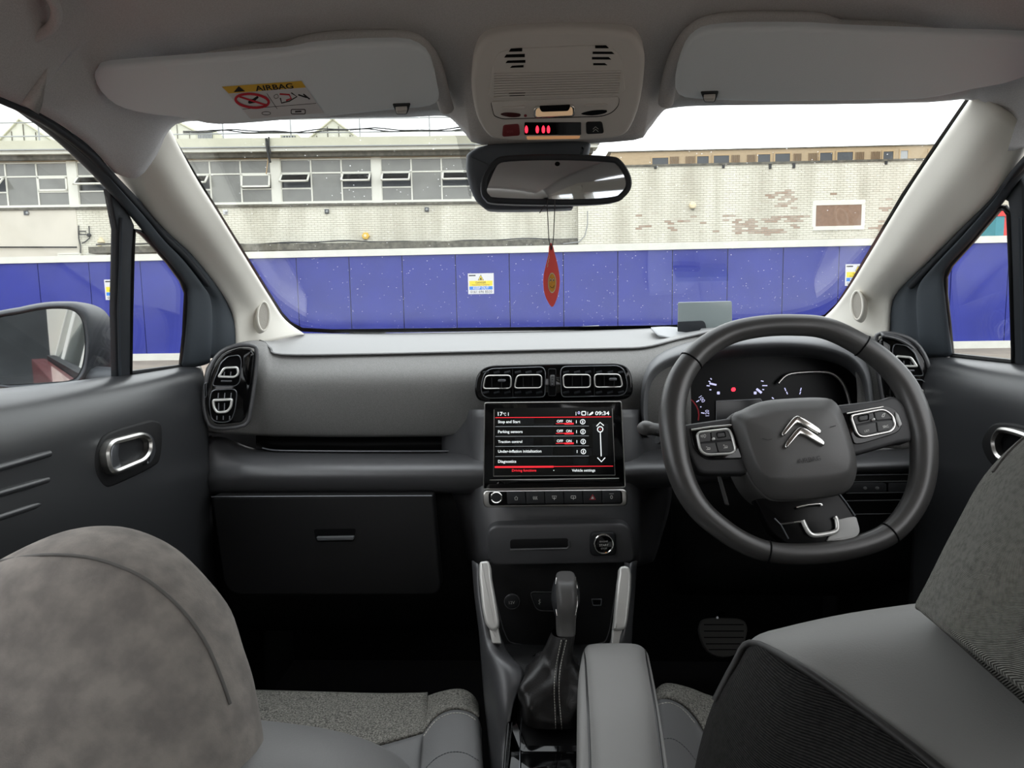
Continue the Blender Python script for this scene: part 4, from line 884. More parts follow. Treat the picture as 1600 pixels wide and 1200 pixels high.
def sidevent(P, fx, label, loc):
    t = thing('air_vent', P.at(*fx(loc)), label, 'air vent', 'dashboard air vents')
    X = lambda pts: [fx(p) for p in pts]
    plate('vent_housing', rr(X([(322, 612), (331, 577), (348, 553), (372, 543.5), (392, 544), (398, 552), (394, 600), (388, 640), (380, 660), (336, 664), (324, 645)]), 8), P, -.03, .006, M_PIANO, t, .003)
    tube('housing_edge', [P.at(*p, .0) for p in smo(X([(319, 618), (328, 578), (345, 551), (372, 540), (396, 541), (401, 553), (397, 600), (391, 640), (382, 664), (334, 668), (321, 648)]), 3)], .004, M_BLK, t, closed=True)
    o1 = rr(X([(331, 601), (344, 567), (356, 556), (374, 554), (378, 564), (375, 598), (368, 604), (334, 604)]), 5)
    o2 = rr(X([(326, 628), (330, 609), (366, 607), (371, 613), (368, 640), (362, 657), (352, 661), (336, 660), (329, 654)]), 7)
    for o in (o1, o2):
        plate('vent_cavity', o, P, .004, .0065, M_HOLE, t); ringp('vent_surround', o, P, .0016, .005, .010, M_SATD, t, .0006)
    ringp('vent_ring', rr(X([(338.5, 590), (349, 573.5), (372, 572.5), (374, 585), (367, 591)]), 5), P, .0035, .006, .016, M_SATL, t, .0012)
    ringp('vent_ring', rr(X([(330.5, 624), (364, 622.5), (362, 637), (355, 645.5), (338, 646.5), (332, 638)]), 5), P, .004, .006, .016, M_SATL, t, .0012)
    for x in (350, 360): pbox2(P, X([(x, 581), (x+1.6, 581), (x+.6, 588.5), (x-1, 588.5)]), 'vane', t)
    for x in (340, 350, 360): pbox2(P, X([(x+.5, 614), (x+2, 614), (x+1.4, 622), (x-.2, 622)]), 'vane', t); pbox2(P, X([(x-2, 650), (x-.4, 650), (x-.6, 656), (x-2.2, 656)]), 'vane', t)
    for x in (341, 350): pbox2(P, X([(x, 630), (x+1.6, 630), (x+1.2, 641), (x-.4, 641)]), 'vane', t)
    plate('vane_slider', rr(X([(345, 594), (362, 594), (362, 597), (345, 597)]), 1.5), P, .006, .014, M_SATD, t, .001)
    ringp('shutter_wheel', rr(X([(318.5, 600), (323, 597), (323, 620), (319, 622)]), 2), P, .001, .003, .009, M_SATD, t, .0004)
    plate('gloss_cheek', rr(X([(379, 556), (392, 546), (397, 553), (392, 598), (387, 604), (379, 586)]), 4), P, .003, .012, M_PIANO, t, .005)
def pbox2(P, pts, n, t): return plate(n, pts, P, .006, .009, M_SATD, t)
sidevent(pl(357, 605, 1.275, 2, 18), lambda p: p, 'gloss black air vent with two pale rings at the passenger end of the dashboard', (357, 664))
PR = pl(1425, 600, 1.225, 2, -18)
sidevent(PR, lambda p: (1440-(p[0]-322)*1.08+14, p[1]-17+(p[0]-360)*-.05), 'gloss black air vent half hidden behind the steering wheel rim', (357, 664))
LY('vent_shroud', [R(1.24, (1380, 524), (1405, 530), (1430, 546), (1448, 575), (1456, 610), (1458, 650), (1456, 690)), R(1.26, (1376, 518), (1408, 525), (1434, 541), (1453, 572), (1461, 610), (1463, 650), (1462, 690)), R(1.34, (1376, 520), (1410, 527), (1437, 543), (1456, 574), (1464, 612), (1466, 652), (1466, 690))], M_BLK, db, thick=.004)
LY('driver_end_panel', [R(1.30, (1330, 540), (1375, 540), (1420, 548), (1460, 600)), R(1.29, (1340, 600), (1380, 600), (1430, 610), (1462, 640)), R(1.27, (1340, 660), (1380, 660), (1430, 670), (1462, 690)), R(1.27, (1340, 700), (1380, 700), (1430, 705), (1462, 720))], M_TEX, db, thick=.004)
# ================================================================== TOUCHSCREEN
SP = pl(866, 695, 1.165, 3)
ts = thing('touchscreen', SP.at(866, 762), 'black touchscreen showing a white and red settings menu', 'screen')
so = rr([(757.5, 629.5), (970.5, 627.5), (977, 761), (755.5, 764)], 3)
plate('screen_bezel', so, SP, -.03, -.0005, M_PIANO, ts, .001)
tube('bezel_edge', [SP.at(*p, -.0002) for p in so], .0009, M_SAT, ts, closed=True, sides=6)
plate('bezel_chin', rr([(765, 749), (967, 746.5), (969, 752), (764, 753.5)], 2), SP, -.002, .0035, M_PIANO, ts, .0015)
tube('chin_highlight', [SP.at(x, y, .0035) for x, y in ((765, 750), (868, 748.8), (967, 747.5))], .0008, M_SAT, ts, sides=6)
di = plate('display', [(772, 638), (956, 636), (961, 742), (771, 744.5)], SP, -.0004, .0004, M_SCR, ts)
P = SP.up(.0004)
tube('display_edge', [SP.at(*p, .0005) for p in ((772, 640), (771.2, 744), (961, 742.3), (956.5, 638))], .0007, M_SAT, ts, sides=6)
for x0, x1, y0, y1 in ((804, 834, 653, 664), (834, 865, 662, 668), (804, 834, 684, 696), (834, 864, 697, 711), (865, 895, 680, 690), (804, 834, 700, 712), (896, 925, 700, 712), (896, 920, 716, 726), (926, 950, 662, 712)): flat('menu_tile', [(x0, y0), (x1, y0), (x1, y1), (x0, y1)], P, M_SCR2, ts, .0002)
T = lambda s, x0, y0, x1, M=E_WHITE, **k: txt('lettering', s, P, x0, y0, x1, y0-(x1-x0)*.006, M, ts, .0006, **k)
T('17', 778, 649.5, 785.5, bold=.01, hpx=6); T('\u2103', 786, 649.5, 791, hpx=4.5); line('separator', [(794.3, 644.5), (794.3, 649.5)], P, 1, E_WHITE, ts, .0006)
T('09:34', 930, 648.5, 952, bold=.02, hpx=6)
for x in (900, 918.3): line('separator', [(x, 643.5), (x, 649)], P, .9, E_WHITE, ts, .0006)
line('map_pin', oval(904.5, 645, 1.5, 1.8, 12), P, 1.0, E_DIAL, ts, .0006, True); line('window_icon', rect(909, 643, 915, 648.5, 1), P, 1.4, E_WHITE, ts, .0006, True)
flat('key_icon', smo([(920, 648), (923, 645), (926, 643), (927, 645.5), (924, 648), (921, 649)], 2), P, E_WHITE, ts, .0006)
line('rule', [(774, 652.6), (955, 651.3)], P, 1.0, E_RED, ts, .0006)
for y, s, x1 in ((661, 'Stop and Start', 813), (676.5, 'Parking sensors', 816.5), (692, 'Traction control', 816), (707.2, 'Under-inflation initialisation', 846), (723, 'Diagnostics', 806.5)): T(s, 778.3, y, x1, bold=.015)
for y in (666.6, 682, 697.6, 713.4): line('rule', [(774, y), (920, y-1)], P, .8, E_DIM, ts, .0006)
for i, y in enumerate((660, 675.3, 690.8)):
    T('OFF', 870, y, 879.8, bold=.02); T('ON', 884.5, y, 893, bold=.02)
    line('switch_track', [(868.5, y+2), (883, y+1.7)], P, 1, E_RED, ts, .0006); line('switch_on', [(882, y+2.2), (896.5, y+1.9)], P, 2.6, E_RED, ts, .0008)
for i, y in enumerate((659, 674.5, 690, 705.5)):
    line('separator', [(900.5+i*.4, y-2.3), (900.5+i*.4, y+2.3)], P, 1, E_WHITE, ts, .0006)
    line('info_icon', oval(910.5+i*.35, y, 3.6, 3.6, 18), P, 1.1, E_WHITE, ts, .0006, True); line('info_mark', [(910.5+i*.35, y-2), (910.5+i*.35, y+2.2)], P, 1.6, E_WHITE, ts, .0006)
line('scroll_up', [(932, 666), (937.7, 660), (943.5, 665)], P, 1.6, E_WHITE, ts, .0006); line('scroll_knob', oval(937.8, 670.8, 4.2, 4.2, 20), P, 1.6, E_WHITE, ts, .0006, True); flat('scroll_dot', oval(937.8, 670.8, 1, 1, 10), P, E_RED, ts, .0006)
line('scroll_track', [(938, 675.5), (939.4, 713)], P, 1.6, E_WHITE, ts, .0006); line('scroll_down', [(933.5, 715), (939.7, 721.5), (945.5, 715)], P, 1.6, E_WHITE, ts, .0006)
line('tab_bar', [(773, 729.8), (865, 729.2)], P, 2.8, E_RED, ts, .0006); line('rule', [(865, 729), (958, 728.3)], P, 1.1, E_RED, ts, .0006)
T('Driving functions', 800, 736.8, 838, E_RED, bold=.015); T('Vehicle settings', 893.5, 736.8, 930, bold=.015); flat('tab_dot', oval(865.3, 735, .8, .8, 8), P, E_WHITE, ts, .0006)
# ---- button bar under the screen
KP = pl(868, 779, 1.155, 8)
kb = thing('button_bar', KP.at(868, 794), 'satin silver framed row of dark buttons below the touchscreen', 'buttons')
plate('bar_frame', rr([(753.5, 767), (980, 764.5), (981, 791), (755, 793.5)], 9), KP, -.03, .004, M_SAT, kb, .003)
plate('bar_well', rr([(763, 768.5), (972, 766), (973, 787.5), (764, 790)], 6), KP, .002, .005, M_HOLE, kb)
ringp('volume_knob', oval(775.5, 777.8, 9.6, 9.2, 30), KP, .0022, .004, .013, M_CHR, kb, .001); plate('knob_face', oval(775.5, 777.8, 8, 7.7, 26), KP, .004, .012, M_BTN2, kb, .001)
for i in range(6):
    x = 793+i*29.8; P = KP.up(.0085)
    plate('key', rr([(x-1.5, 768.3-.3*i), (x+27.6, 768-.3*i), (x+28.6, 787.5-.3*i), (x-.5, 787.8-.3*i)], 1.5), KP, .004, .0085, M_BTN2, kb, .0012)
    cx, cy = x+13.5, 778.3-.3*i
    if i == 0: line('house_icon', [(cx-2.6, cy), (cx, cy-2.8), (cx+2.6, cy), (cx+1.8, cy), (cx+1.8, cy+2.8), (cx-1.8, cy+2.8), (cx-1.8, cy), (cx-2.6, cy)], P, .8, M_ICON, kb)
    elif i == 1:
        for dx in (-2.5, 0, 2.5): line('car_icon', [(cx+dx, cy-2.4), (cx+dx-.6, cy), (cx+dx+.5, cy+2.6)], P, 1.1, M_ICON, kb)
    elif i == 2:
        line('demist_icon', [(cx-3.6, cy-2.6), (cx+3.6, cy-2.6), (cx+2.4, cy+1), (cx-2.4, cy+1)], P, 1, M_ICON, kb, closed=True); line('demist_wave', [(cx, cy-1), (cx, cy+3.2)], P, 1.4, M_ICON, kb)
    elif i == 3:
        line('demist_icon', rect(cx-3.6, cy-2.6, cx+3.6, cy+1.2, 1), P, 1, M_ICON, kb, closed=True); line('demist_wave', [(cx, cy-1), (cx, cy+3.2)], P, 1.4, M_ICON, kb)
    elif i == 4:
        line('hazard_icon', [(cx-4.3, cy+3.4), (cx+.2, cy-4.2), (cx+4.6, cy+3.2)], P, 1.3, M_PRED, kb, closed=True); flat('hazard_fill', [(cx-2.4, cy+2.5), (cx+.2, cy-2), (cx+2.6, cy+2.4)], P, M_ICON, kb)
    else:
        line('lock_icon', oval(cx, cy, 1.5, 2.6, 12), P, .9, M_ICON, kb, closed=True); line('lock_icon', [(cx-3.5, cy-5.2), (cx+3.5, cy-5.3)], P, .6, M_ICON, kb)
# ================================================================== INSTRUMENT CLUSTER
ic = thing('instrument_cluster', QY(1180, 680, 1.28), 'dark instrument cluster with lit dials under a grey hood behind the wheel', 'instruments')
H = [(1005, 672), (1003, 635), (1006, 598), (1018, 572), (1045, 554), (1090, 541), (1150, 533), (1220, 529), (1285, 534), (1330, 549), (1354, 577), (1362, 620), (1364, 672)]
sc = lambda k, dy, Y, cx=1185, cy=640: [(cx+(x-cx)*k, cy+(y-cy)*k+dy, Y) for x, y in H]
LY('hood', [sc(1.045, -13, 1.46), sc(1.035, -9, 1.39), sc(1.018, -3, 1.29), sc(1.0, 2, 1.252), sc(.98, 6.5, 1.245), sc(.958, 11, 1.265), sc(.93, 16, 1.34), sc(.915, 20, 1.36)], M_HOOD, ic, thick=.002)
CP = pl(1180, 640, 1.335, 10)
plate('dial_panel', rr([(1000, 545), (1365, 535), (1370, 740), (1005, 745)], 10), CP, -.02, 0, M_SMOKE, ic)
for pts in ([(1062, 580), (1048, 585), (1034, 603), (1024, 632), (1025, 662), (1034, 690)], [(1216, 599), (1228, 587), (1246, 582.5), (1285, 581), (1304, 586), (1319, 603), (1328, 632), (1331, 665)]):
    tube('dial_rim', [CP.at(*p, .012) for p in pts], .0032, M_SAT, ic, smooth=4, sides=8)
plate('inner_display', rr([(1118, 626), (1190, 622), (1192, 700), (1120, 702)], 3), CP, 0, .002, M_SCR2, ic); tube('display_edge', [CP.at(*p, .003) for p in ((1119, 690), (1119, 627), (1188, 623.5), (1191, 628))], .001, M_SATD, ic, sides=6)
P = CP.up(.0005)
for s, x0, y0, x1, y1 in (('100', 1091.5, 621, 1097.5, 629.5), ('120', 1108, 650, 1107.5, 640.5)): txt('lettering', s, P, x0, y0, x1, y1, E_DIAL, ic, hpx=6)
txt('lettering', '50', P, 1029, 626, 1034.5, 624, E_DIAL, ic, hpx=5)
line('needle', [(1067.5, 643.5), (1078, 638)], P, 3, E_DIAL, ic); line('needle', [(1108.5, 599), (1119.5, 601.5)], P, 2.8, E_DIAL, ic); line('needle', [(1182, 607.5), (1190, 614)], P, 3.6, E_DIAL, ic)
for pts in ([(1088, 628), (1092.5, 625.5)], [(1095.5, 645), (1101, 645.7)], [(1110, 591), (1112, 593)], [(1107, 595.5), (1110, 597)], [(1104, 602.5), (1109, 603)], [(1108.5, 609), (1111.5, 609)], [(1189, 595), (1193, 596)], [(1191, 602.5), (1199, 602.5)], [(1191, 608.5), (1194, 609)], [(1226, 606), (1228, 611)], [(1229, 612), (1230.5, 616)], [(1252, 606), (1250.5, 611)], [(1251, 612), (1249.5, 616)], [(1094, 636), (1096, 635.5)], [(1206, 621), (1209, 623)], [(1032, 645.5), (1029.5, 645.5)]): line('dial_mark', pts, P, 1.6, E_DIAL, ic)
line('red_zone', [(1077, 622.5), (1083, 627), (1088, 634), (1091, 641), (1092, 649), (1091, 657)], P, 2.0, M_PRED, ic)
flat('warning_light', smo([(1142.5, 609), (1144, 606), (1148, 605.5), (1149.5, 609), (1147.5, 611.5), (1144, 611.5)], 2), P, E_LED, ic)
for x, y in ((1122.5, 614), (1180, 614)): flat('fuel_icon', rect(x-2.2, y-2.2, x+2.2, y+2.2, 1), P, E_DIAL, ic)
# ---- head-up display
HP = pl(1102, 496, 1.50, -6)
hd = thing('head_up_display', HP.at(1100, 522), 'smoked glass head up display plate standing on the dashboard', 'display')
plate('combiner', rr([(1059.5, 472.5), (1143.5, 470.5), (1144.5, 524), (1059, 526)], 3), HP, -.002, .001, M_HUD, hd, .0006)
plate('projector_slot', rr([(1059, 503), (1101, 501), (1106, 522), (1059, 524)], [1, 6, 2, 1]), HP, .001, .004, M_RUB, hd, .001)
LY('base_cover', [R(1.44, (1030, 524), (1060, 529), (1097, 528), (1130, 524)), R(1.5, (1020, 515), (1055, 521), (1096, 524.5), (1130, 520)), R(1.56, (1017, 511.5), (1045, 510.5), (1090, 514), (1130, 514)), R(1.6, (1018, 512), (1045, 513), (1090, 516), (1130, 516))], M_PAD2, hd, thick=.003)
# ---- indicator stalk
sk = thing('control_stalk', Q(1040, 690, 1.2), 'short black control stalk left of the steering wheel rim', 'stalk')
tube('stalk_arm', [Q(1011, 669, 1.03), Q(1030, 672, 1.05), Q(1060, 680, 1.10), Q(1120, 690, 1.22)], [.009, .0095, .010, .012], M_BTN, sk, sx=1.3, sides=14)
tube('stalk_tip', [Q(1000.5, 671, 1.02), Q(1003, 670, 1.022), Q(1008, 669, 1.026), Q(1014, 669.5, 1.032)], [.004, .0085, .011, .0105], M_HUB, sk, sx=1.15, sides=14)
tube('lower_lever', [Q(1027, 687, 1.06), Q(1045, 690, 1.08)], .006, M_BTN2, sk)
# ================================================================== THINGS IN THE CABIN
from mathutils.bvhtree import BVHTree
def tree_of(o):
    me = o.data; off = origin_of(o.parent) if o.parent else o.location
    return BVHTree.FromPolygons([v.co+off for v in me.vertices], [tuple(p.vertices) for p in me.polygons])
def on(tr, px, py, h=.0008, far=1.2):
    d = ray(px, py).normalized(); loc, n, i, t = tr.ray_cast(CAM, d)
    return (loc-d*h) if loc else Q(px, py, far)
def stitch(name, tr, pts, par, M=None, step=5.0, r=.0007, n=8):
    pts = [tuple(v) for v in crom([Vector(p) for p in pts], n)]
    V = []; Fc = []; acc = 0; last = pts[0]; dash = []
    L = [0]
    for a, b in zip(pts, pts[1:]): L.append(L[-1]+math.dist(a, b))
    def at(s):
        for i in range(len(L)-1):
            if s <= L[i+1]:
                t = (s-L[i])/max(1e-6, L[i+1]-L[i]); return (pts[i][0]+(pts[i+1][0]-pts[i][0])*t, pts[i][1]+(pts[i+1][1]-pts[i][1])*t)
        return pts[-1]
    s = 0
    while s+step*.7 < L[-1]:
        a, b = on(tr, *at(s)), on(tr, *at(s+step*.68)); t = (b-a).normalized(); u = t.cross((CAM-a).normalized()).normalized(); w = u.cross(t)
        k = len(V); V += [a-t*r*.5, a+u*r, a+w*r, a-u*r, b+u*r, b+w*r, b-u*r, b+t*r*.5]
        Fc += [(k, k+1, k+2), (k, k+2, k+3), (k+1, k+4, k+5, k+2), (k+2, k+5, k+6, k+3), (k+7, k+5, k+4), (k+7, k+6, k+5)]
        s += step
    o = link(name, V, Fc, M or M_STI, par, 180); o['kind'] = 'stuff'; return o
# ---- overhead console
OC = pl(870, 133, .862, -50)
oc = thing('overhead_console', OC.at(870, 224), 'grey overhead console with a lit lamp, red seat belt display and speaker slots', 'console')
oo = smo([(736, 130), (740, 97), (750, 70), (772, 55), (825, 47.5), (900, 45.5), (957, 49), (990, 57), (1004, 77), (1008, 102), (1001, 160), (986, 201), (968, 216), (925, 221.5), (850, 224), (784, 221.5), (762, 213), (747, 190), (740, 165)], 3)
plate('console_body', oo, OC, -.03, .011, M_CONS, oc, .007, 4, 60)
io = smo([(768, 125), (773, 95), (790, 79), (860, 74), (920, 72), (958, 77), (972, 97), (974, 118), (968, 150), (870, 155), (771, 157)], 3)
plate('speaker_panel', io, OC, .010, .0125, M_CONS, oc, .0014, 2)
P = OC.up(.0125)
for y0, y1, x0, x1 in ((77, 81, 795, 816), (85.5, 90, 788, 820), (95, 98.6, 790, 821), (103, 106, 797, 818), (72, 75.5, 930, 951), (81, 84.5, 926, 960), (89.5, 93, 925, 955), (99, 102, 927, 949)):
    plate('speaker_slot', [(x0+3, y0), (x1, y0-1), (x1, y1-.6), (x0, y1)] if x0 < 900 else [(x0, y0), (x1-4, y0), (x1, y1), (x0, y1)], OC, .0115, .0130, M_HOLE, oc)
for i in range(10):
    y = 116.5+i*3.95; tube('rib', [OC.at(772, y, .0136), OC.at(871, y-2.2-i*.1, .0136), OC.at(970-i*.4, y-4.6-i*.1, .0136)], .0014, M_CONS, oc, sides=8)
for y0, x0, x1 in ((145.5, 795, 821), (149, 796, 820), (139.5, 921, 945), (143.5, 921, 944)): plate('microphone_slot', rect(x0, y0, x1, y0+1.6, .6), OC, .011, .0142, M_HOLE, oc)
plate('lamp_panel', rr([(767, 159.5), (967, 151.5), (967, 164), (957, 176), (940, 182), (785, 186), (772, 181)], [4, 4, 6, 8, 8, 6, 4]), OC, .010, .0135, M_CONS, oc, .0012)
for pts in ([(784, 168.5), (820, 166), (820, 170.5), (786, 171.5)], [(914, 164.5), (946, 162.5), (950, 165), (914, 168.5)]): plate('lamp_switch', rr(pts, 1.5), OC, .013, .0155, M_CONS, oc, .0006)
plate('reading_lens', smo([(782, 179), (792, 176), (812, 178), (811, 182.5), (796, 183)], 3), OC, .013, .0142, M_SMOKR, oc); plate('reading_lens', smo([(908, 178), (926, 173), (947, 172.5), (945, 177), (925, 180.5)], 3), OC, .013, .0142, M_SMOKE, oc)
line('panel_gap', rr([(767, 159.5), (967, 151.5), (967, 164), (957, 176), (940, 182), (785, 186), (772, 181)], [4, 4, 6, 8, 8, 6, 4]), OC, 1.3, M_HOLE, oc, .0127, True)
plate('sensor_light', oval(821, 181, 2.4, 2, 10), OC, .013, .0142, M_SOS, oc)
plate('lamp_bezel', rr([(834, 168), (898, 165), (899, 183), (833, 186)], 6), OC, .012, .017, M_CHR, oc, .002); plate('lamp_lens', rr([(837, 170), (895, 167.5), (896, 182), (836, 184.5)], 5), OC, .014, .0185, M_LENS, oc, .003)
plate('lamp_clear_strip', rr([(842, 168), (892, 166), (888, 174), (846, 175.5)], 3), OC, .016, .0195, M_SMOKE, oc, .001)
plate('display_panel', rect(819.5, 191.8, 908, 211, 1.5), OC, .0105, .0122, M_PIANO, oc)
P = OC.up(.0122)
for x in (822.5, 839.5, 849, 857):
    b = flat('seat_belt_symbol', smo([(x, 196), (x+1.6, 198), (x+2.6, 202), (x+1.6, 207.5), (x-1.6, 207.5), (x-2.6, 202), (x-1.6, 198)], 2), P, E_LED, oc)
plate('emergency_button', rr([(786, 196.5), (811, 194.5), (812.5, 212.5), (784.5, 214.5)], 4), OC, .010, .0128, M_SOS, oc, .0012); txt('lettering', 'SOS', OC.up(.0128), 792, 207.5, 802, 207, M_ICON2, oc)
plate('assist_button', rr([(915.5, 191.5), (941, 191), (944, 209), (916, 210.5)], 4), OC, .010, .0128, M_BTN2, oc, .0012)
for dy in (0, 4): line('chevron', [(926.5, 202+dy), (930.5, 198+dy), (935, 201.8+dy)], OC.up(.0128), 1.0, M_ICON, oc)
plate('glow_strip', rr([(822, 213.6), (907, 212.5), (905, 217), (824, 218.4)], 2), OC, .0105, .0116, E_AMB, oc, .0004)
# ---- rear view mirror
RM = Pl(Q(868, 283, .925), Vector((.10, -1, -.066)))
rm = thing('rear_view_mirror', Q(868, 235, .95), 'dark rimmed rear view mirror hanging below the overhead console', 'mirror')
ro = smo([(751.5, 295), (755, 272), (772, 250), (795, 242.5), (875, 240.5), (950, 243.5), (970, 249.5), (985, 272), (987, 292), (977, 307), (960, 316), (900, 320), (780, 318), (758, 310.5)], 4)
ri = smo([(760.5, 299), (765, 284), (778, 257), (793, 250), (875, 248), (950, 250), (965, 255), (975, 275), (978, 292), (969, 305), (950, 310.5), (825, 314), (775, 312.5), (764, 307)], 4)
plate('mirror_back', ro, RM, -.030, -.001, M_MIRS, rm, .004, 3, 60); ringp('mirror_frame', ro, RM, .0075, -.003, .004, M_RUB, rm, .0018)
plate('mirror_glass', ri, RM, -.001, .0008, M_MIR2, rm); plate('light_sensor', oval(871, 256, 4, 3.6, 16), RM, .0006, .0014, M_HOLE, rm)
SPp = pl(820, 275, 1.0, -4)
plate('sensor_pod', smo([(727, 250), (731, 237), (762, 224), (850, 218), (918, 219), (921, 240), (915, 290), (897, 320), (884, 326), (775, 328), (752, 322), (738, 305), (728, 272)], 3), SPp, -.03, .03, M_POD, rm, .012, 4, 60)
tube('mirror_stalk', [RM.at(868, 275, -.028), Q(868, 262, .99)], .014, M_RUB, rm)
# ---- air freshener
AF = pl(861, 430, .935, 0, 4)
af = thing('air_freshener', AF.at(863, 479), 'red teardrop card air freshener with a smiling orange, hanging on grey string', 'air freshener')
plate('card', smo([(861, 379.5), (864.2, 385), (866.5, 395), (870.5, 410), (874.3, 431), (874.5, 445), (871, 464), (863.5, 479.5), (856, 471), (850.3, 456), (849, 436), (852, 418), (857, 397), (858, 385)], 4), AF, -.001, .001, M_FRESH, af, .0003)
P = AF.up(.001)
flat('orange_rim', oval(862.6, 442, 6.6, 16, 28), P, M_CREAM, af); flat('orange_slice', oval(862.6, 442, 5.4, 14.2, 28), P, M_ORG, af, .0007)
for x in (860.2, 864.6): flat('eye', oval(x, 437.3, 1.5, 2.5, 14), P, M_CREAM, af, .001); flat('pupil', oval(x+.3, 437.8, .75, 1.6, 10), P, M_INK, af, .0013)
line('smile', [(859.4, 446.5), (861, 449), (863, 450), (865, 448.6), (866, 445.5)], P, .8, M_INK, af, .001)
line('script_print', smo([(857.6, 398), (858.2, 403), (856.4, 405), (857.2, 409), (855.4, 411), (856, 415), (854.2, 417)], 2)[:-2], P, .8, M_CREAM, af, .0008)
plate('hole', oval(861.3, 389, 1.2, 2, 10), AF, -.0002, .0013, M_HOLE, af)
tube('string', [AF.at(861.3, 389, .0014), AF.at(858, 376, .001), Q(856.2, 345, .928), Q(855, 318, .918), Q(856, 312, .93)], .0006, M_STR, af, sides=6, smooth=3)
tube('string', [AF.at(861.3, 390, .0014), AF.at(864.3, 376, .001), Q(866, 345, .928), Q(867, 318, .918), Q(867, 312, .93)], .0006, M_STR, af, sides=6, smooth=3)
tube('string', [Q(851, 321, .92), Q(847, 327, .92), Q(843, 333, .92)], .0006, M_STR, af, sides=6)
# ---- steering wheel
SW = pl(1248, 690, .955, 22)
sw = thing('steering_wheel', SW.at(1248, 700), 'black leather flat bottomed steering wheel with chrome double chevron emblem', 'steering wheel')
rimp = [(1243, 508), (1290, 513), (1338, 535), (1384, 568), (1418, 611), (1440, 672), (1443.5, 722), (1437, 765), (1419, 802), (1390, 833), (1350, 851), (1300, 862), (1248, 866), (1200, 862), (1160, 847), (1127, 826), (1097, 800), (1076, 770), (1061, 732), (1053, 690), (1050, 650), (1056, 610), (1071, 577), (1098, 546), (1140, 521), (1190, 510)]
rr_ = [.0155, .0155, .0155, .0157, .0165, .0172, .0170, .0162, .0155, .0145, .0140, .0138, .0138, .0138, .0142, .0148, .0155, .0165, .0175, .0182, .0180, .0178, .0170, .0165, .0158, .0155]
pts = [SW.at(*p) for p in rimp]; pc = crom(pts, 5, True); rc = [rr_[i//5]+(rr_[(i//5+1) % len(rr_)]-rr_[i//5])*(i % 5)/5 for i in range(len(pc))]
tube('rim', pc, rc, M_WHEEL, sw, closed=True, sides=18, up=SW.n)
for i, j in ((1080, 562), (1344, 540), (1199, 861), (1391, 833)):
    k = min(range(len(pc)), key=lambda q: math.dist(proj(pc[q]), (i, j))); t = (pc[(k+1) % len(pc)]-pc[k-1]).normalized(); b = t.cross(SW.n)
    tube('rim_seam', [pc[k]+SW.n*(math.cos(a)*(rc[k]+.0003))+b*(math.sin(a)*(rc[k]+.0003)) for a in (2*math.pi*q/20 for q in range(20))], .0011, M_HOLE, sw, closed=True, sides=6)
for tr_, pa in ((SW, [(1345, 560), (1360, 575), (1368, 600), (1360, 622), (1352, 632)]),): pass
plate('spoke', rr([(1066, 664), (1082, 661), (1145, 652), (1175, 690), (1172, 740), (1092, 740), (1074, 705)], [8, 8, 4, 4, 4, 14, 14]), SW, -.025, .004, M_HUB2, sw, .005, 3)
plate('spoke', rr([(1300, 636), (1312, 632), (1378, 624), (1398, 616), (1424, 640), (1428, 690), (1410, 690), (1340, 710), (1310, 710)], [4, 4, 10, 14, 14, 14, 14, 6, 4]), SW, -.025, .004, M_HUB2, sw, .005, 3)
plate('switch_panel', rr([(1078, 668), (1140, 661), (1158, 700), (1160, 717), (1100, 719), (1084, 700)], [6, 4, 4, 6, 16, 10]), SW, .002, .006, M_PIANO, sw, .001)
plate('switch_panel', rr([(1316, 645), (1382, 633), (1402, 640), (1411, 662), (1404, 676), (1348, 693), (1334, 694)], [4, 8, 10, 10, 12, 10, 6]), SW, .002, .006, M_PIANO, sw, .001)
for o in (rr([(1087, 674), (1140, 668), (1146, 680), (1152, 704), (1145, 710), (1103, 712), (1093, 704)], [9, 7, 6, 7, 7, 9, 8]), rr([(1328, 648), (1382, 637), (1397, 648), (1402, 663), (1396, 675), (1349, 684.5), (1339, 680)], [8, 9, 7, 7, 8, 8, 8])):
    ringp('chrome_ring', o, SW, .003, .005, .0115, M_SAT if o[0][0] > 1200 else M_SATL, sw, .001); plate('switch_pad', o, SW, .005, .0078, M_BTN2, sw)
def key(pts, r=2): return plate('switch_button', rr(pts, r), SW, .006, .0095, M_BTN, sw, .0008)
for p in ([(1091, 676), (1109, 673.5), (1111.5, 689), (1093, 691)], [(1111, 673.3), (1139, 670), (1144, 686), (1113.5, 688.7)], [(1094, 693.5), (1117.5, 691.5), (1121, 706), (1104, 708.5), (1097, 704)], [(1119.5, 691.3), (1145, 688.5), (1148.5, 702), (1144, 706), (1123, 706)]): key(p)
for p in ([(1333, 650.5), (1364, 644.5), (1367, 657), (1337, 664)], [(1366, 644), (1386, 640.5), (1396, 650), (1398, 654), (1369, 656.5)], [(1338, 666), (1368, 659.5), (1370, 675), (1349, 680.5), (1342, 676)], [(1370, 659), (1398.5, 656), (1399, 663), (1393, 671), (1372, 674.5)]): key(p)
P = SW.up(.0096)
for pts in ([(1119, 676), (1133, 674), (1135, 683), (1121, 685)], [(1340, 650), (1358, 646.5), (1358, 656.5), (1342, 659.5)]):
    plate('rocker_well', rr(pts, 2), SW, .0085, .0098, M_HOLE, sw); cx = sum(p[0] for p in pts)/4; cy = sum(p[1] for p in pts)/4
    plate('rocker', rr([(cx+(p[0]-cx)*.78, cy+(p[1]-cy)*.7) for p in pts], 1.5), SW, .009, .0125, M_BTN, sw, .001)
for x, y in ((1115.5, 685.5), (1366, 655)): plate('joystick_dot', oval(x, y, 2.6, 2.4, 14), SW, .009, .0135, M_SATL, sw, .002)
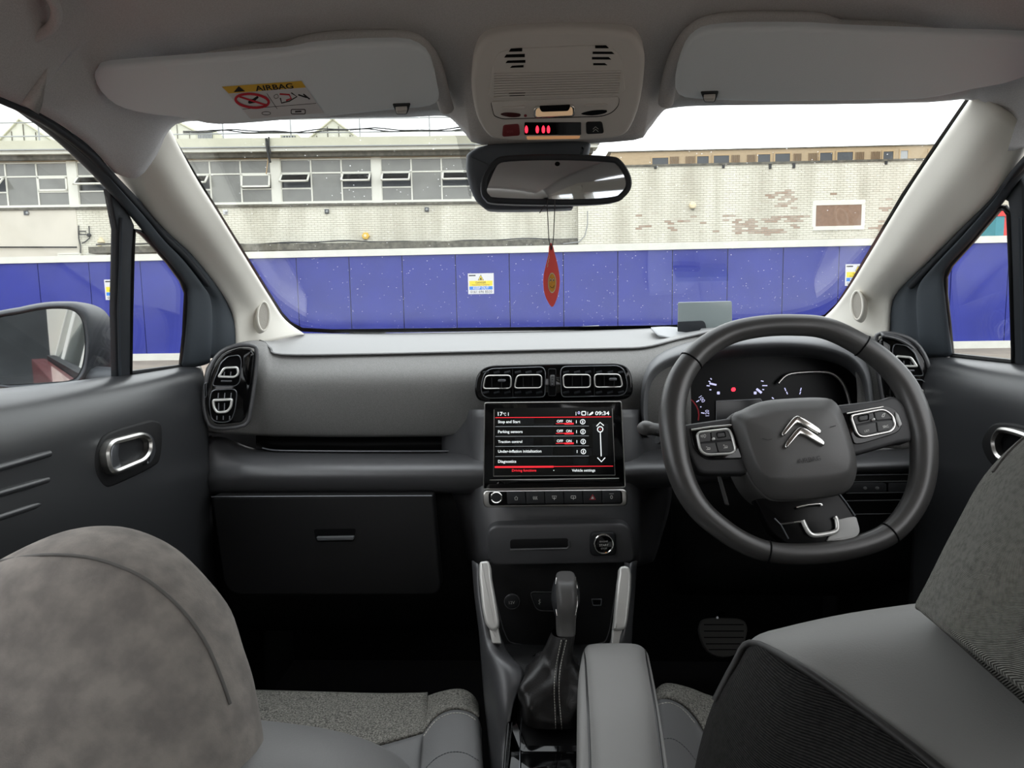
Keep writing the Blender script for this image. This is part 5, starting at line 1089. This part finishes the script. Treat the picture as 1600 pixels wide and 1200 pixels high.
for i, (x, y) in enumerate(((1098, 681.5), (1106, 701), (1133, 698.5))):
    if i == 0:
        for q in (0, 1.6, 3.2): line('voice_icon', [(x-3.5+q, y-1.5-q*.3), (x-2.6+q, y), (x-3.2+q, y+1.6+q*.2)], P, .8, M_ICON, sw)
        line('voice_icon', smo([(x+2, y-2.6), (x+4.4, y-2.2), (x+4.6, y+.6), (x+2.6, y+2.4)], 2), P, .8, M_ICON, sw, closed=True)
    else:
        line('minus_icon', [(x-3, y-2.6), (x-.8, y-2.9)], P, .9, M_ICON, sw)
        if i == 2: line('plus_icon', [(x-2, y-4.2), (x-1.8, y-1.4)], P, .9, M_ICON, sw)
        line('speed_icon', [(x-2.4, y+1.6), (x+4, y+1)], P, 1.0, M_ICON, sw); line('speed_icon', rect(x-.5, y-1.6, x+3.6, y+.4, .8), P, .8, M_ICON, sw, closed=True)
line('phone_icon', smo([(1378, 651), (1380, 647), (1383, 645.5), (1382, 648), (1381, 651)], 2), P, 1.2, M_ICON, sw, closed=True); txt('lettering', 'LIST', P, 1351, 675.5, 1359, 674, M_ICON, sw, bold=.02); txt('lettering', 'SRC', P, 1380, 669, 1389, 667.3, M_ICON, sw, bold=.02)
tube('bright_trim', [SW.at(x, y, .006) for x, y in ((1323, 646), (1350, 641), (1380, 635.5))], .0012, M_SAT, sw, sides=8); tube('bright_trim', [SW.at(x, y, .006) for x, y in ((1080, 672), (1110, 667.5), (1143, 664.5))], .0016, M_CHR, sw, sides=8)
plate('bright_chip', rr([(1398, 643), (1404, 647), (1410, 663), (1405, 668), (1400, 655)], 2), SW, .005, .0075, M_SATP, sw, .001)
hub = plate('airbag_cover', smo([(1140, 654), (1158, 641), (1190, 627.5), (1237, 622.5), (1286, 621.5), (1304, 629), (1317, 652), (1328, 685), (1337, 722), (1334, 752), (1318, 772), (1270, 781), (1215, 784), (1194, 776), (1172, 750), (1153, 705)], 4), SW, -.07, .004, M_HUB, sw, .004, 3, 180)
fp = smo([(1166, 662), (1180, 654), (1215, 648), (1262, 643), (1290, 641.5), (1302, 648), (1314, 672), (1326, 708), (1327, 726), (1318, 738), (1270, 744), (1212, 747), (1196, 742), (1183, 722)], 4)
q0 = [SW.ab(*p) for p in smo([(1140, 654), (1158, 641), (1190, 627.5), (1237, 622.5), (1286, 621.5), (1304, 629), (1317, 652), (1328, 685), (1337, 722), (1334, 752), (1318, 772), (1270, 781), (1215, 784), (1194, 776), (1172, 750), (1153, 705)], 4)]
def resamp(q, n, c):
    an = lambda p: math.atan2(p[1]-c[1], p[0]-c[0]); out = []
    for k in range(n):
        t = -math.pi+2*math.pi*k/n; best = None
        for i in range(len(q)):
            a, b = q[i-1], q[i]; d = (math.cos(t), math.sin(t)); e = (b[0]-a[0], b[1]-a[1]); den = d[0]*e[1]-d[1]*e[0]
            if abs(den) < 1e-12: continue
            s = ((a[0]-c[0])*e[1]-(a[1]-c[1])*e[0])/den; u = ((a[0]-c[0])*d[1]-(a[1]-c[1])*d[0])/den
            if s > 0 and -1e-6 <= u <= 1+1e-6 and (best is None or s > best): best = s
        out.append((c[0]+math.cos(t)*best, c[1]+math.sin(t)*best))
    return out
UP = SW.up(.024); c = SW.ab(1245, 695); A = resamp(q0, 72, c); B = resamp([UP.ab(*p) for p in fp], 72, c)
rings = [[SW.w(a[0], a[1], .0) for a in A]]
for t, h in ((.08, .007), (.35, .014), (.7, .0205), (.92, .0235), (1.0, .024), (1.08, .0245)): rings.append([SW.w(a[0]+(b[0]-a[0])*t, a[1]+(b[1]-a[1])*t, h) for a, b in zip(A, B)])
rings.append([SW.w(c[0]+(b[0]-c[0])*.5, c[1]+(b[1]-c[1])*.5, .0262) for b in B]); rings.append([SW.w(c[0]+(b[0]-c[0])*.03, c[1]+(b[1]-c[1])*.03, .0268) for b in B])
loft('airbag_pad', rings, M_HUB, sw, 1, 1, cu=True, ang=180, caps=True)
EP = SW.up(.0265)
for pts in ([(1222.5, 679.5), (1223.5, 674), (1237, 656), (1243, 650.5), (1248, 649.5), (1258, 654), (1280, 668.5), (1283.5, 674.5), (1281.5, 678), (1272, 674), (1256, 664.5), (1248, 661.5), (1243, 662.5), (1229, 678), (1224.5, 682)],
            [(1227.5, 698.5), (1228.5, 692), (1242, 674), (1248, 668), (1253, 667), (1262, 670), (1285, 686), (1289, 692.5), (1287, 696.5), (1276, 691), (1259, 681), (1252.5, 679), (1248, 680), (1235, 695), (1230, 700.5)]):
    plate('emblem_chevron', smo(pts, 2), EP, -.001, .0055, M_CHR, sw, .0018, 3, 35)
txt('lettering', 'AIRBAG', SW.up(.0280), 1247.5, 724.5, 1283, 719, M_EMB, sw)
line('deflation_mark', [(1297, 667.5), (1306, 665)], EP, 1.2, M_EMB, sw); line('deflation_mark', [(1191, 685), (1200, 687.5), (1206, 686)], EP, 1.0, M_EMB, sw)
LS = SW.up(-.002)
plate('lower_spoke', rr([(1180, 780), (1312, 768), (1338, 804), (1346, 836), (1325, 845), (1262, 852), (1228, 850), (1205, 830)], [4, 4, 4, 8, 6, 10, 8, 6]), SW, -.02, .002, M_PIAN2, sw, .002)
plate('silver_wing', rr([(1310, 812), (1325, 808.5), (1338, 807), (1344.5, 830), (1339, 838.5), (1322, 843.5), (1293, 845.5), (1296, 838), (1310, 832)], [3, 3, 4, 8, 6, 3, 2, 3, 3]), SW, .001, .006, M_SATP, sw, .001)
tube('chrome_loop', [SW.at(x, y, .006) for x, y in ((1244, 793), (1262, 789), (1281, 787.5), (1284, 790))], .0017, M_CHR, sw, smooth=3, sides=8)
tube('chrome_loop', [SW.at(x, y, .0065) for x, y in ((1254, 813), (1259, 824), (1265, 833), (1273, 836.5), (1290, 834.5), (1304, 831), (1308.5, 825), (1307, 812), (1304, 807.5))], .0030, M_SATL, sw, smooth=4, sides=10)
tube('spoke_edge', [SW.at(x, y, .003) for x, y in ((1220, 819), (1255, 815))], .0011, M_CHR, sw, sides=6); tube('spoke_edge', [SW.at(x, y, .003) for x, y in ((1210, 810), (1220, 820), (1232, 842))], .0011, M_SATD, sw, sides=6)
tube('spoke_edge', [SW.at(x, y, .003) for x, y in ((1311, 771), (1324, 788), (1336, 806))], .0012, M_SATD, sw, sides=6)
plate('paddle', rr([(1119, 733), (1124, 733), (1140, 790), (1134, 788)], 2), SW.up(-.03), -.003, .002, M_BTN, sw, .001)
col = thing('steering_column', Q(1245, 720, 1.2), 'black shrouded steering column behind the wheel hub', 'column')
tube('column_shroud', [SW.at(1243, 712, -.071), SW.at(1243, 715, -.16), Q(1235, 715, 1.24)], [.058, .068, .075], M_BLK2, col, sides=20, sx=1.15)
# ---- centre console
cc = thing('centre_console', Q(868, 1200, 1.0), 'black centre console with two satin grab handles, sockets and gloss gear surround', 'console')
CB = pl(868, 950, 1.21, 8)
plate('cubby_back', rr([(752, 876), (985, 874), (965, 1022), (775, 1026)], 12), CB, -.02, 0, M_BLK2, cc, .003)
tube('cubby_line', [CB.at(*p, .001) for p in ((765, 890), (778, 950), (790, 992), (806, 1006), (868, 1010), (935, 1006), (950, 992), (958, 950), (968, 890))], .0009, M_BLK, cc, smooth=3, sides=6)
plate('socket_cap', oval(800, 940.5, 11, 10.5, 26), CB, 0, .006, M_BTN2, cc, .002); ringp('socket_ring', oval(800, 940.5, 12.5, 12, 26), CB, .0016, 0, .004, M_BLK, cc); txt('lettering', '12V', CB.up(.006), 795.5, 944, 804.5, 943.5, M_ICON, cc)
ringp('usb_frame', rr([(828, 928), (832, 924.5), (868, 925), (868, 956), (842, 955), (836, 950)], 4), CB, .0014, 0, .003, M_BLK, cc, .0004); plate('usb_door', rr([(830, 929), (833, 927), (868, 927), (868, 953), (843, 953), (838, 949)], 3), CB, 0, .0022, M_BTN2, cc, .0006)
line('usb_icon', [(844.5, 937), (841.5, 939), (844.5, 941), (841.5, 943.5)], CB.up(.0022), 1.3, M_ICON, cc); line('usb_icon', [(843, 936), (843, 945)], CB.up(.0022), .8, M_ICON, cc)
ringp('port_frame', rr([(924, 936), (941, 936), (940, 947), (926, 947)], 2), CB, .0018, 0, .003, M_SATD, cc, .0006); plate('port_hole', rect(927, 938, 938.5, 945.5, 1), CB, 0, .001, M_HOLE, cc)
for par, out, ft, P in ((cc, [(749, 877), (763, 875.5), (766, 884), (767.5, 902), (779, 968), (779, 979), (774, 985), (766, 985), (758, 974), (753, 950), (748, 900), (748, 888)], [(764, 982), (778, 980), (783, 1005.5), (769, 1005.5)], pl(764, 930, 1.085, 30)),
                        (cc, [(967.5, 886), (976, 883), (984, 886), (987, 898), (986, 925), (981, 970), (978, 982), (966, 986), (957.5, 984), (959.5, 970), (965, 910), (967, 898)], [(957.5, 982), (976, 982), (972, 1008), (955.5, 1008)], pl(972, 930, 1.085, 30))):
    plate('grab_handle', rr(out, 4), P, -.012, .010, M_HAND, par, .0048, 5, 60); plate('handle_foot', rr(ft, 3), P, -.014, .003, M_HAND, par, .002, 4, 60)
loft('console_side', [[Q(*p) for p in r] for r in ([(737, 876, 1.18), (741, 879, 1.14), (748, 881, 1.13), (756, 882, 1.16)], [(741, 930, 1.13), (746, 934, 1.10), (756, 936, 1.10), (764, 936, 1.13)], [(748, 988, 1.09), (757, 998, 1.06), (772, 1007, 1.055), (790, 1012, 1.09)],
    [(752, 1040, 1.06), (768, 1036, 1.02), (792, 1040, 1.005), (818, 1050, 1.01)], [(757, 1100, 1.02), (774, 1100, .985), (790, 1102, .972), (802, 1102, .972)], [(763, 1160, .99), (779, 1165, .96), (788, 1168, .952), (793, 1168, .952)], [(769, 1270, .93), (781, 1270, .90), (786, 1270, .895), (789, 1270, .895)])], M_BLK, cc, 4, 5, thick=.003)
loft('console_side', [[Q(*p) for p in r] for r in ([(975, 878, 1.16), (984, 880, 1.13), (990, 878, 1.14), (996, 876, 1.18)], [(970, 936, 1.13), (980, 934, 1.10), (986, 932, 1.10), (992, 930, 1.13)], [(950, 1012, 1.09), (966, 1007, 1.055), (978, 998, 1.06), (988, 988, 1.09)],
    [(930, 1060, 1.08), (955, 1060, 1.08), (975, 1060, 1.09), (985, 1060, 1.11)], [(920, 1180, 1.06), (950, 1180, 1.06), (975, 1180, 1.07), (985, 1180, 1.09)])], M_BLK, cc, 4, 5, thick=.003)
loft('tray', [[Q(*p) for p in r] for r in ([(770, 1005, 1.2), (868, 1008, 1.2), (968, 1005, 1.2)], [(778, 1022, 1.10), (868, 1022, 1.10), (958, 1022, 1.10)], [(806, 1040, 1.03), (868, 1040, 1.03), (950, 1040, 1.03)], [(800, 1110, .985), (868, 1110, .985), (950, 1110, .985)], [(786, 1260, .91), (868, 1260, .91), (960, 1260, .91)])], M_BLK2, cc, 3, 3, thick=.003)
GP = Pl(Q(860, 1155, .945), Vector((0, -.22, 1)))
ringp('gear_surround', rr([(808, 1040), (818, 1034), (930, 1030), (938, 1165), (902, 1176), (812, 1176), (792, 1125), (798, 1080)], [4, 6, 10, 10, 4, 8, 10, 10]), GP, .013, -.01, .006, M_PIANO, cc, .002)
plate('gear_base', rr([(812, 1045), (925, 1036), (930, 1165), (806, 1165)], 6), GP, -.012, -.002, M_BLK2, cc)
plate('gloss_panel', rr([(788, 1172), (930, 1166), (940, 1280), (782, 1290)], 5), GP, -.02, .005, M_PIANO, cc, .004)
plate('surround_rail', rr([(806, 1042), (813, 1042), (800, 1100), (793, 1180), (788, 1290), (780, 1290), (787, 1180), (796, 1085)], 2), GP, -.015, .009, M_PIANO, cc, .0025)
tube('surround_edge', [GP.at(x, y, .0085) for x, y in ((814, 1053), (816, 1100), (813, 1153), (812, 1200), (812, 1260))], .0007, M_SATD, cc, smooth=3, sides=6)
plate('select_chip', rr([(827, 1027), (838, 1020), (855, 1019), (856, 1024), (842, 1026), (830, 1030)], 3), GP.up(.012), -.012, .003, M_PIANO, cc, .0015)
# ---- gear lever
gl_ = thing('gear_lever', Q(868, 1150, .95), 'black leather gear lever with stitched gaiter and chrome edged knob', 'gear lever')
b0 = GP.at(864, 1100, .003); top = Q(880.5, 988, 1.0)
rings = []
for t, a, b in ((0, .045, .060), (.12, .046, .060), (.28, .0465, .057), (.42, .0435, .050), (.52, .035, .040), (.60, .0265, .030), (.70, .0215, .024), (.86, .0185, .020), (1.0, .0165, .017)):
    c0 = b0.lerp(top, t)+Vector((-.004, 0, 0))*math.sin(t*math.pi); ring = []
    for k in range(28):
        an = 2*math.pi*k/28; e = .55 if t < .45 else .9
        cx, sy = math.copysign(abs(math.cos(an))**e, math.cos(an)), math.copysign(abs(math.sin(an))**e, math.sin(an))
        w = (.13*math.sin(an*3+t*7+.6)+.07*math.sin(an*7-t*12))*math.sin(min(1, t*1.25)*math.pi)
        ring.append(c0+Vector((a*cx*(1+w), b*sy*(1+w), .004*math.sin(an*3+t*6)*math.sin(t*math.pi))))
    rings.append(ring)
gt = loft('gaiter', rings, M_LEA, gl_, 2, 4, cu=True, face=True); tr = tree_of(gt)
stitch('stitching', tr, [(877, 1000), (868.5, 1043), (866, 1078), (867.5, 1117), (868.7, 1150)], gl_, step=4.4, r=.00045); stitch('stitching', tr, [(885, 1000), (876, 1042), (873.5, 1080), (876.5, 1123), (879, 1150)], gl_, step=4.4, r=.00045)
tube('gaiter_seam', [on(tr, *p) for p in ((881, 1000), (872, 1043), (870, 1080), (872, 1118), (874, 1145))], .0006, M_HOLE, gl_, smooth=3, sides=6)
def knob(name, spec, M, par, sq=.8):
    rings = []
    for x, y, wpx, dep, zc in spec:
        c0 = Q(x, y, zc); w = wpx*zc/F
        rings.append([c0+Vector((w*math.copysign(abs(math.cos(a))**sq, math.cos(a)), dep*math.copysign(abs(math.sin(a))**sq, math.sin(a)), 0)) for a in (2*math.pi*k/28 for k in range(28))])
    return loft(name, rings, M, par, 1, 4, cu=True, caps=True)
knob('knob_core', [(884, 902, 6, .010, 1.03), (884, 905, 15, .018, 1.025), (884, 918, 20.5, .024, 1.02), (883.5, 934, 22.2, .026, 1.015), (883, 948, 19.5, .023, 1.012), (883, 962, 15, .019, 1.008), (883.5, 975, 14.6, .017, 1.004), (884, 988, 14.2, .016, 1.0)], M_BTN2, gl_)
kf = knob('knob_face', [(884, 898.5, 7, .012, 1.03), (884, 902, 14.5, .023, 1.025), (884.5, 915, 16.5, .0285, 1.02), (885, 934, 17.2, .030, 1.015), (884.5, 950, 16.6, .027, 1.012), (884, 963, 15.6, .022, 1.008), (884, 976, 15.2, .019, 1.004), (884, 987, 14.8, .0175, 1.0)], M_LEA2, gl_, .55)
tr = tree_of(kf)
for P_ in ([(869.5, 903), (868.3, 918), (868, 935), (869, 950), (870.5, 962)], [(899.5, 902), (901.5, 918), (902.2, 935), (901, 950), (899, 962)]): tube('chrome_edge', [on(tr, *p, h=.0005, far=1.01) for p in P_], .0011, M_CHR, gl_, smooth=3, sides=8)
# ---- armrest
ar = thing('armrest', Q(965, 1250, .8), 'grey leather covered centre armrest beside the gear lever', 'armrest')
loft('armrest_pad', [[Q(*p) for p in r] for r in (
    [(914, 1060, 1.04), (912, 1040, 1.02), (914, 1024, 1.012), (925, 1014, 1.01), (960, 1012, 1.01), (995, 1013, 1.01), (1006, 1024, 1.012), (1011, 1040, 1.02), (1011, 1060, 1.04)],
    [(911, 1050, 1.005), (909.5, 1028, .995), (914, 1013, .99), (925, 1006.5, .988), (960, 1005, .988), (993, 1006.5, .988), (1007, 1014, .99), (1013.5, 1027, .995), (1014, 1050, 1.005)],
    [(906, 1100, .975), (906, 1045, .95), (914.5, 1030, .945), (927, 1024, .94), (962, 1022, .938), (996, 1024, .94), (1010, 1031, .945), (1017, 1043, .95), (1018, 1100, .975)],
    [(903, 1130, .94), (903.5, 1067, .912), (916, 1057, .905), (931, 1051, .898), (965, 1049, .896), (999, 1051, .898), (1015, 1057, .905), (1022, 1067, .912), (1023, 1130, .94)],
    [(902, 1190, .88), (902.5, 1116, .842), (918.5, 1108, .836), (935, 1104, .828), (968, 1102, .826), (1005, 1104, .828), (1024, 1110, .836), (1031, 1117, .842), (1032, 1190, .88)],
    [(900, 1290, .80), (902, 1200, .764), (921.5, 1197, .757), (940, 1193, .747), (975, 1191, .745), (1015, 1193, .747), (1035, 1199, .757), (1045, 1204, .764), (1047, 1290, .80)],
    [(890, 1480, .66), (898, 1360, .64), (924, 1357, .633), (945, 1352, .625), (985, 1350, .623), (1030, 1352, .625), (1053, 1358, .633), (1066, 1366, .64), (1070, 1480, .66)])], M_ARM, ar, 4, 5, thick=.004)
tube('edge_seam', [Q(x, y, z) for x, y, z in ((913.5, 1016, .987), (914.8, 1031, .943), (916.3, 1058, .903), (918.8, 1109, .834), (921.8, 1198, .755), (924, 1358, .631))], .0016, M_LEA, ar, smooth=4, sides=6)
tube('edge_seam', [Q(x, y, z) for x, y, z in ((1007.5, 1016, .987), (1010.2, 1032, .943), (1015.2, 1058, .903), (1024.2, 1111, .834), (1035.2, 1200, .755), (1053.2, 1359, .631))], .0016, M_LEA, ar, smooth=4, sides=6)
# ---- passenger seat
QL = lambda name, rows, M, par, nu=4, nv=4, **k: loft(name, [[Q(*p) for p in r] for r in rows], M, par, nu, nv, **k)
s1 = thing('front_seat', Vector((-.38, .7, .32)), 'grey fabric and leather passenger seat with a rounded fabric back top', 'seat', 'front seats')
rings = []
for z, hw, xc, hd, y in ((1.0665, .006, -.402, .01, .555), (1.0625, .031, -.402, .028, .553), (1.0526, .056, -.402, .042, .55), (1.0387, .0795, -.402, .052, .545), (1.015, .1035, -.402, .060, .54), (.9925, .121, -.402, .066, .535), (.9657, .1335, -.402, .070, .525), (.9428, .142, -.402, .072, .52), (.915, .151, -.402, .072, .51), (.88, .156, -.402, .072, .505), (.84, .158, -.402, .072, .5)):
    rings.append([Vector((xc+hw*math.copysign(abs(math.cos(a))**.85, math.cos(a)), y+hd*math.copysign(abs(math.sin(a))**.8, math.sin(a)), z)) for a in (2*math.pi*k/32 for k in range(32))])
hr = loft('back_top', rings, M_FABW, s1, 2, 4, cu=True, caps=True); tr = tree_of(hr)
tube('piping', [on(tr, *p, h=.001, far=.56) for p in ((-60, 900), (-30, 887), (0, 877), (67, 867), (133, 870), (187, 885), (233, 908), (282, 950), (318, 998), (342, 1050), (360, 1100))], .0014, M_PIPE, s1, smooth=3, sides=8)
QL('shoulder', ([(200, 1200, .72), (300, 1175, .72), (385, 1170, .73), (450, 1172, .74), (520, 1182, .75), (580, 1198, .75), (630, 1224, .75), (668, 1262, .75)],
    [(200, 1130, .64), (300, 1120, .64), (385, 1124, .645), (450, 1130, .65), (520, 1141, .655), (580, 1159, .66), (627, 1185, .67), (660, 1225, .68)],
    [(180, 1170, .55), (290, 1160, .555), (385, 1165, .56), (450, 1172, .565), (520, 1184, .57), (580, 1204, .58), (632, 1236, .59), (668, 1280, .61)],
    [(160, 1300, .48), (280, 1300, .48), (385, 1300, .49), (450, 1305, .50), (520, 1315, .51), (580, 1335, .53), (640, 1365, .55), (680, 1410, .58)],
    [(150, 1600, .42), (280, 1600, .42), (385, 1600, .43), (450, 1600, .44), (520, 1610, .46), (590, 1630, .48), (660, 1660, .52), (700, 1700, .56)]), M_GLEA, s1, thick=.004)
cu_ = QL('cushion', ([(300, 1260, 1.20), (380, 1260, 1.19), (500, 1260, 1.18), (600, 1255, 1.17), (668, 1240, 1.16)], [(300, 1093, 1.19), (380, 1093, 1.18), (500, 1096, 1.16), (600, 1098, 1.145), (668, 1096, 1.13)], [(300, 1098, 1.12), (380, 1098, 1.115), (500, 1101, 1.10), (600, 1103, 1.09), (668, 1100, 1.085)],
    [(300, 1130, 1.06), (380, 1130, 1.05), (500, 1132, 1.04), (600, 1130, 1.035), (666, 1122, 1.035)], [(300, 1185, .97), (380, 1185, .965), (500, 1182, .965), (575, 1170, .975), (662, 1146, .99)]), M_FAB, s1, thick=.004)
QL('cushion_centre', ([(300, 1185, .968), (380, 1185, .963), (500, 1182, .963), (575, 1170, .973), (662, 1146, .988)], [(300, 1260, .88), (380, 1260, .88), (500, 1250, .89), (580, 1220, .92), (660, 1185, .95)], [(300, 1400, .76), (380, 1400, .76), (500, 1390, .77), (580, 1340, .80), (660, 1290, .84)]), M_GLEA, s1, thick=.004)
bt = QL('bolster_top', ([(661, 1180, 1.13), (690, 1170, 1.12), (722, 1165, 1.11), (742, 1175, 1.10), (752, 1190, 1.10)], [(661, 1099, 1.12), (688, 1090, 1.105), (718, 1085, 1.095), (737, 1094, 1.085), (746, 1110, 1.085)], [(661, 1108, 1.085), (688, 1096, 1.07), (716, 1092, 1.065), (735, 1098, 1.06), (746, 1113, 1.06)], [(661, 1146, .99), (680, 1122, 1.015), (703, 1110, 1.025), (728, 1111, 1.02), (747, 1122, 1.015)]), M_FAB, s1, thick=.004)
bo = QL('bolster', ([(661, 1146, .989), (680, 1122, 1.014), (703, 1110, 1.024), (728, 1111, 1.019), (747, 1122, 1.014), (753, 1140, 1.03)], [(657, 1200, .925), (678, 1166, .955), (702, 1154, .965), (728, 1156, .962), (749, 1168, .958), (755, 1190, .98)], [(652, 1280, .85), (676, 1240, .88), (702, 1226, .89), (730, 1228, .885), (753, 1240, .88), (760, 1270, .90)], [(640, 1460, .72), (670, 1420, .74), (702, 1405, .75), (735, 1405, .745), (760, 1420, .74), (768, 1460, .76)]), M_GLEA, s1, thick=.004)
tr = tree_of(bo); stitch('stitching', tr, [(662, 1150), (680, 1127), (703, 1115), (728, 1116), (746, 1127)], s1, step=5, r=.0008); stitch('stitching', tr, [(666, 1199), (682, 1184), (704, 1175), (728, 1177), (750, 1190)], s1, M_SATD2, step=5, r=.0006)
tr = tree_of(cu_); stitch('stitching', tr, [(500, 1177), (575, 1166), (610, 1158), (640, 1151), (659, 1145)], s1, step=5, r=.0008)
# ---- driver seat
s2 = thing('front_seat', Vector((.38, .65, .32)), 'grey driver seat with ribbed black back, leather shoulder and twill headrest', 'seat', 'front seats')
B_ = [[(1458, 958, .57), (1436, 952, .53), (1462, 976, .492), (1500, 1006, .462), (1600, 1082, .428), (1720, 1165, .415)], [(1452, 948, .57), (1432, 944, .525), (1462, 966, .482), (1502, 994, .452), (1602, 1066, .418), (1722, 1150, .405)],
      [(1470, 912, .57), (1450, 909, .52), (1488, 918, .472), (1540, 936, .442), (1622, 970, .412), (1740, 1010, .40)], [(1510, 830, .57), (1489, 830, .52), (1530, 830, .472), (1580, 835, .442), (1652, 850, .412), (1762, 880, .40)],
      [(1560, 748, .57), (1537, 744, .522), (1577, 735, .476), (1622, 730, .446), (1692, 730, .416), (1792, 740, .402)], [(1620, 690, .575), (1602, 679, .53), (1640, 662, .49), (1690, 650, .46), (1752, 640, .43), (1832, 632, .412)],
      [(1700, 640, .58), (1690, 622, .545), (1730, 602, .51), (1772, 590, .48), (1822, 574, .45), (1882, 562, .43)], [(1790, 620, .58), (1790, 600, .56), (1810, 585, .53), (1840, 575, .50), (1870, 565, .475), (1900, 560, .46)]]
rows = []
for r in B_:
    v = [Q(*p) for p in r]; z = v[-1].z; k = 1 if r is not B_[-1] else .4
    rows.append(v+[Vector((max(v[-1].x+.05, .36+.17*k), .44, z)), Vector((.36+.15*k, .53, v[0].z)), Vector((.38, .57, v[0].z))])
hd2 = loft('headrest', rows, M_TWILL, s2, 4, 5, cu=True, caps=True)
tr = tree_of(hd2); tube('piping', [on(tr, *p, h=.001, far=.5) for p in ((1600, 685), (1575, 709), (1552, 738))], .0014, M_PIPE, s2, smooth=3, sides=6)
A3 = [(1173, 1005, .622), (1240, 1036, .56), (1330, 1097, .52), (1425, 1168, .48), (1520, 1245, .45), (1640, 1340, .42)]
QL('shoulder', ([(1178, 1040, .72), (1212, 1022, .72), (1300, 998, .72), (1400, 978, .71), (1470, 968, .69), (1620, 955, .66)], [(1171, 1005, .645), (1200, 987, .64), (1300, 963, .63), (1400, 947, .62), (1470, 940, .61), (1620, 935, .59)],
    [(1172, 1003, .628), (1212, 999, .595), (1328, 1000, .565), (1440, 1010, .54), (1540, 1040, .51), (1680, 1090, .48)], [(1172.5, 1003.5, .624), (1236, 1031, .563), (1328, 1091, .523), (1424, 1162, .483), (1521, 1239, .453), (1642, 1334, .423)], A3), M_GLEA2, s2, thick=.0006)
bk = QL('back_panel', ([(1190, 1030, .69)]+A3, [(1165, 1060, .68), (1148, 1038, .622), (1212, 1090, .548), (1302, 1160, .508), (1402, 1235, .468), (1502, 1318, .438), (1624, 1420, .41)], [(1130, 1120, .67), (1113, 1102, .618), (1182, 1160, .538), (1272, 1240, .493), (1372, 1322, .456), (1482, 1420, .426), (1602, 1520, .40)],
    [(1103, 1215, .66), (1086, 1200, .612), (1152, 1262, .532), (1252, 1342, .487), (1352, 1432, .45), (1462, 1532, .42), (1592, 1642, .40)], [(1090, 1340, .65), (1072, 1330, .605), (1140, 1390, .53), (1240, 1470, .485), (1345, 1560, .45), (1455, 1660, .42), (1585, 1770, .40)]), M_RIBB, s2, thick=.004)
tube('piping', [Q(x, y, z-.002) for x, y, z in ((1118, 1095, .617), (1148, 1038, .62), *A3)], .0034, M_PIPE2, s2, smooth=4, sides=8)
c2 = QL('cushion', ([(1024, 1120, 1.12), (1044, 1110, 1.12), (1078, 1115, 1.13), (1112, 1130, 1.14), (1160, 1140, 1.14)], [(1026, 1082, 1.08), (1042, 1071.5, 1.075), (1075, 1078, 1.085), (1110, 1091, 1.10), (1160, 1100, 1.10)], [(1027, 1096, 1.02), (1045, 1093, 1.02), (1068, 1104, 1.02), (1090, 1128, 1.01), (1110, 1165, .98)]), M_FAB, s2, thick=.004)
c3 = QL('bolster', ([(1020, 1130, 1.02), (1026, 1096, 1.018), (1045, 1093, 1.018), (1068, 1104, 1.018), (1090, 1128, 1.008), (1110, 1165, .98)], [(1022, 1190, .96), (1028, 1146, .955), (1048, 1143, .955), (1070, 1156, .955), (1092, 1182, .95), (1110, 1220, .93)], [(1026, 1290, .86), (1034, 1236, .86), (1054, 1233, .86), (1076, 1246, .86), (1096, 1272, .855), (1112, 1310, .84)]), M_GLEA, s2, thick=.004)
tr = tree_of(c3); stitch('stitching', tr, [(1029, 1101), (1045, 1098), (1066, 1108), (1086, 1130)], s2, step=5, r=.0008); stitch('stitching', tr, [(1032, 1156), (1050, 1154), (1070, 1167), (1090, 1192)], s2, M_SATD2, step=5, r=.0006)
# ---- brake pedal
bp_ = thing('brake_pedal', Q(1130, 1027, 1.5), 'wide black rubber brake pedal in the dark driver footwell', 'pedal')
BPp = pl(1130, 995, 1.5, 30)
plate('pedal_pad', smo([(1093, 990), (1095, 972), (1104, 966), (1130, 965), (1157, 967), (1167, 976), (1167, 992), (1156, 1018), (1132, 1027), (1106, 1018)], 3), BPp, -.01, .004, M_PEDAL, bp_, .003)
for y in (976, 986, 996, 1006, 1015): line('pad_groove', [(1100+max(0, y-1000)*.5, y), (1162-max(0, y-996)*.6, y)], BPp, 1.5, M_HOLE, bp_, .0045)
tube('pedal_arm', [BPp.at(1130, 990, -.01), Q(1129, 978, 1.60), Q(1128, 960, 1.66)], .010, M_HOLE, bp_)
plate('retaining_stud', oval(1121, 965, 2, 2, 8), BPp, 0, .006, M_SATD, bp_)
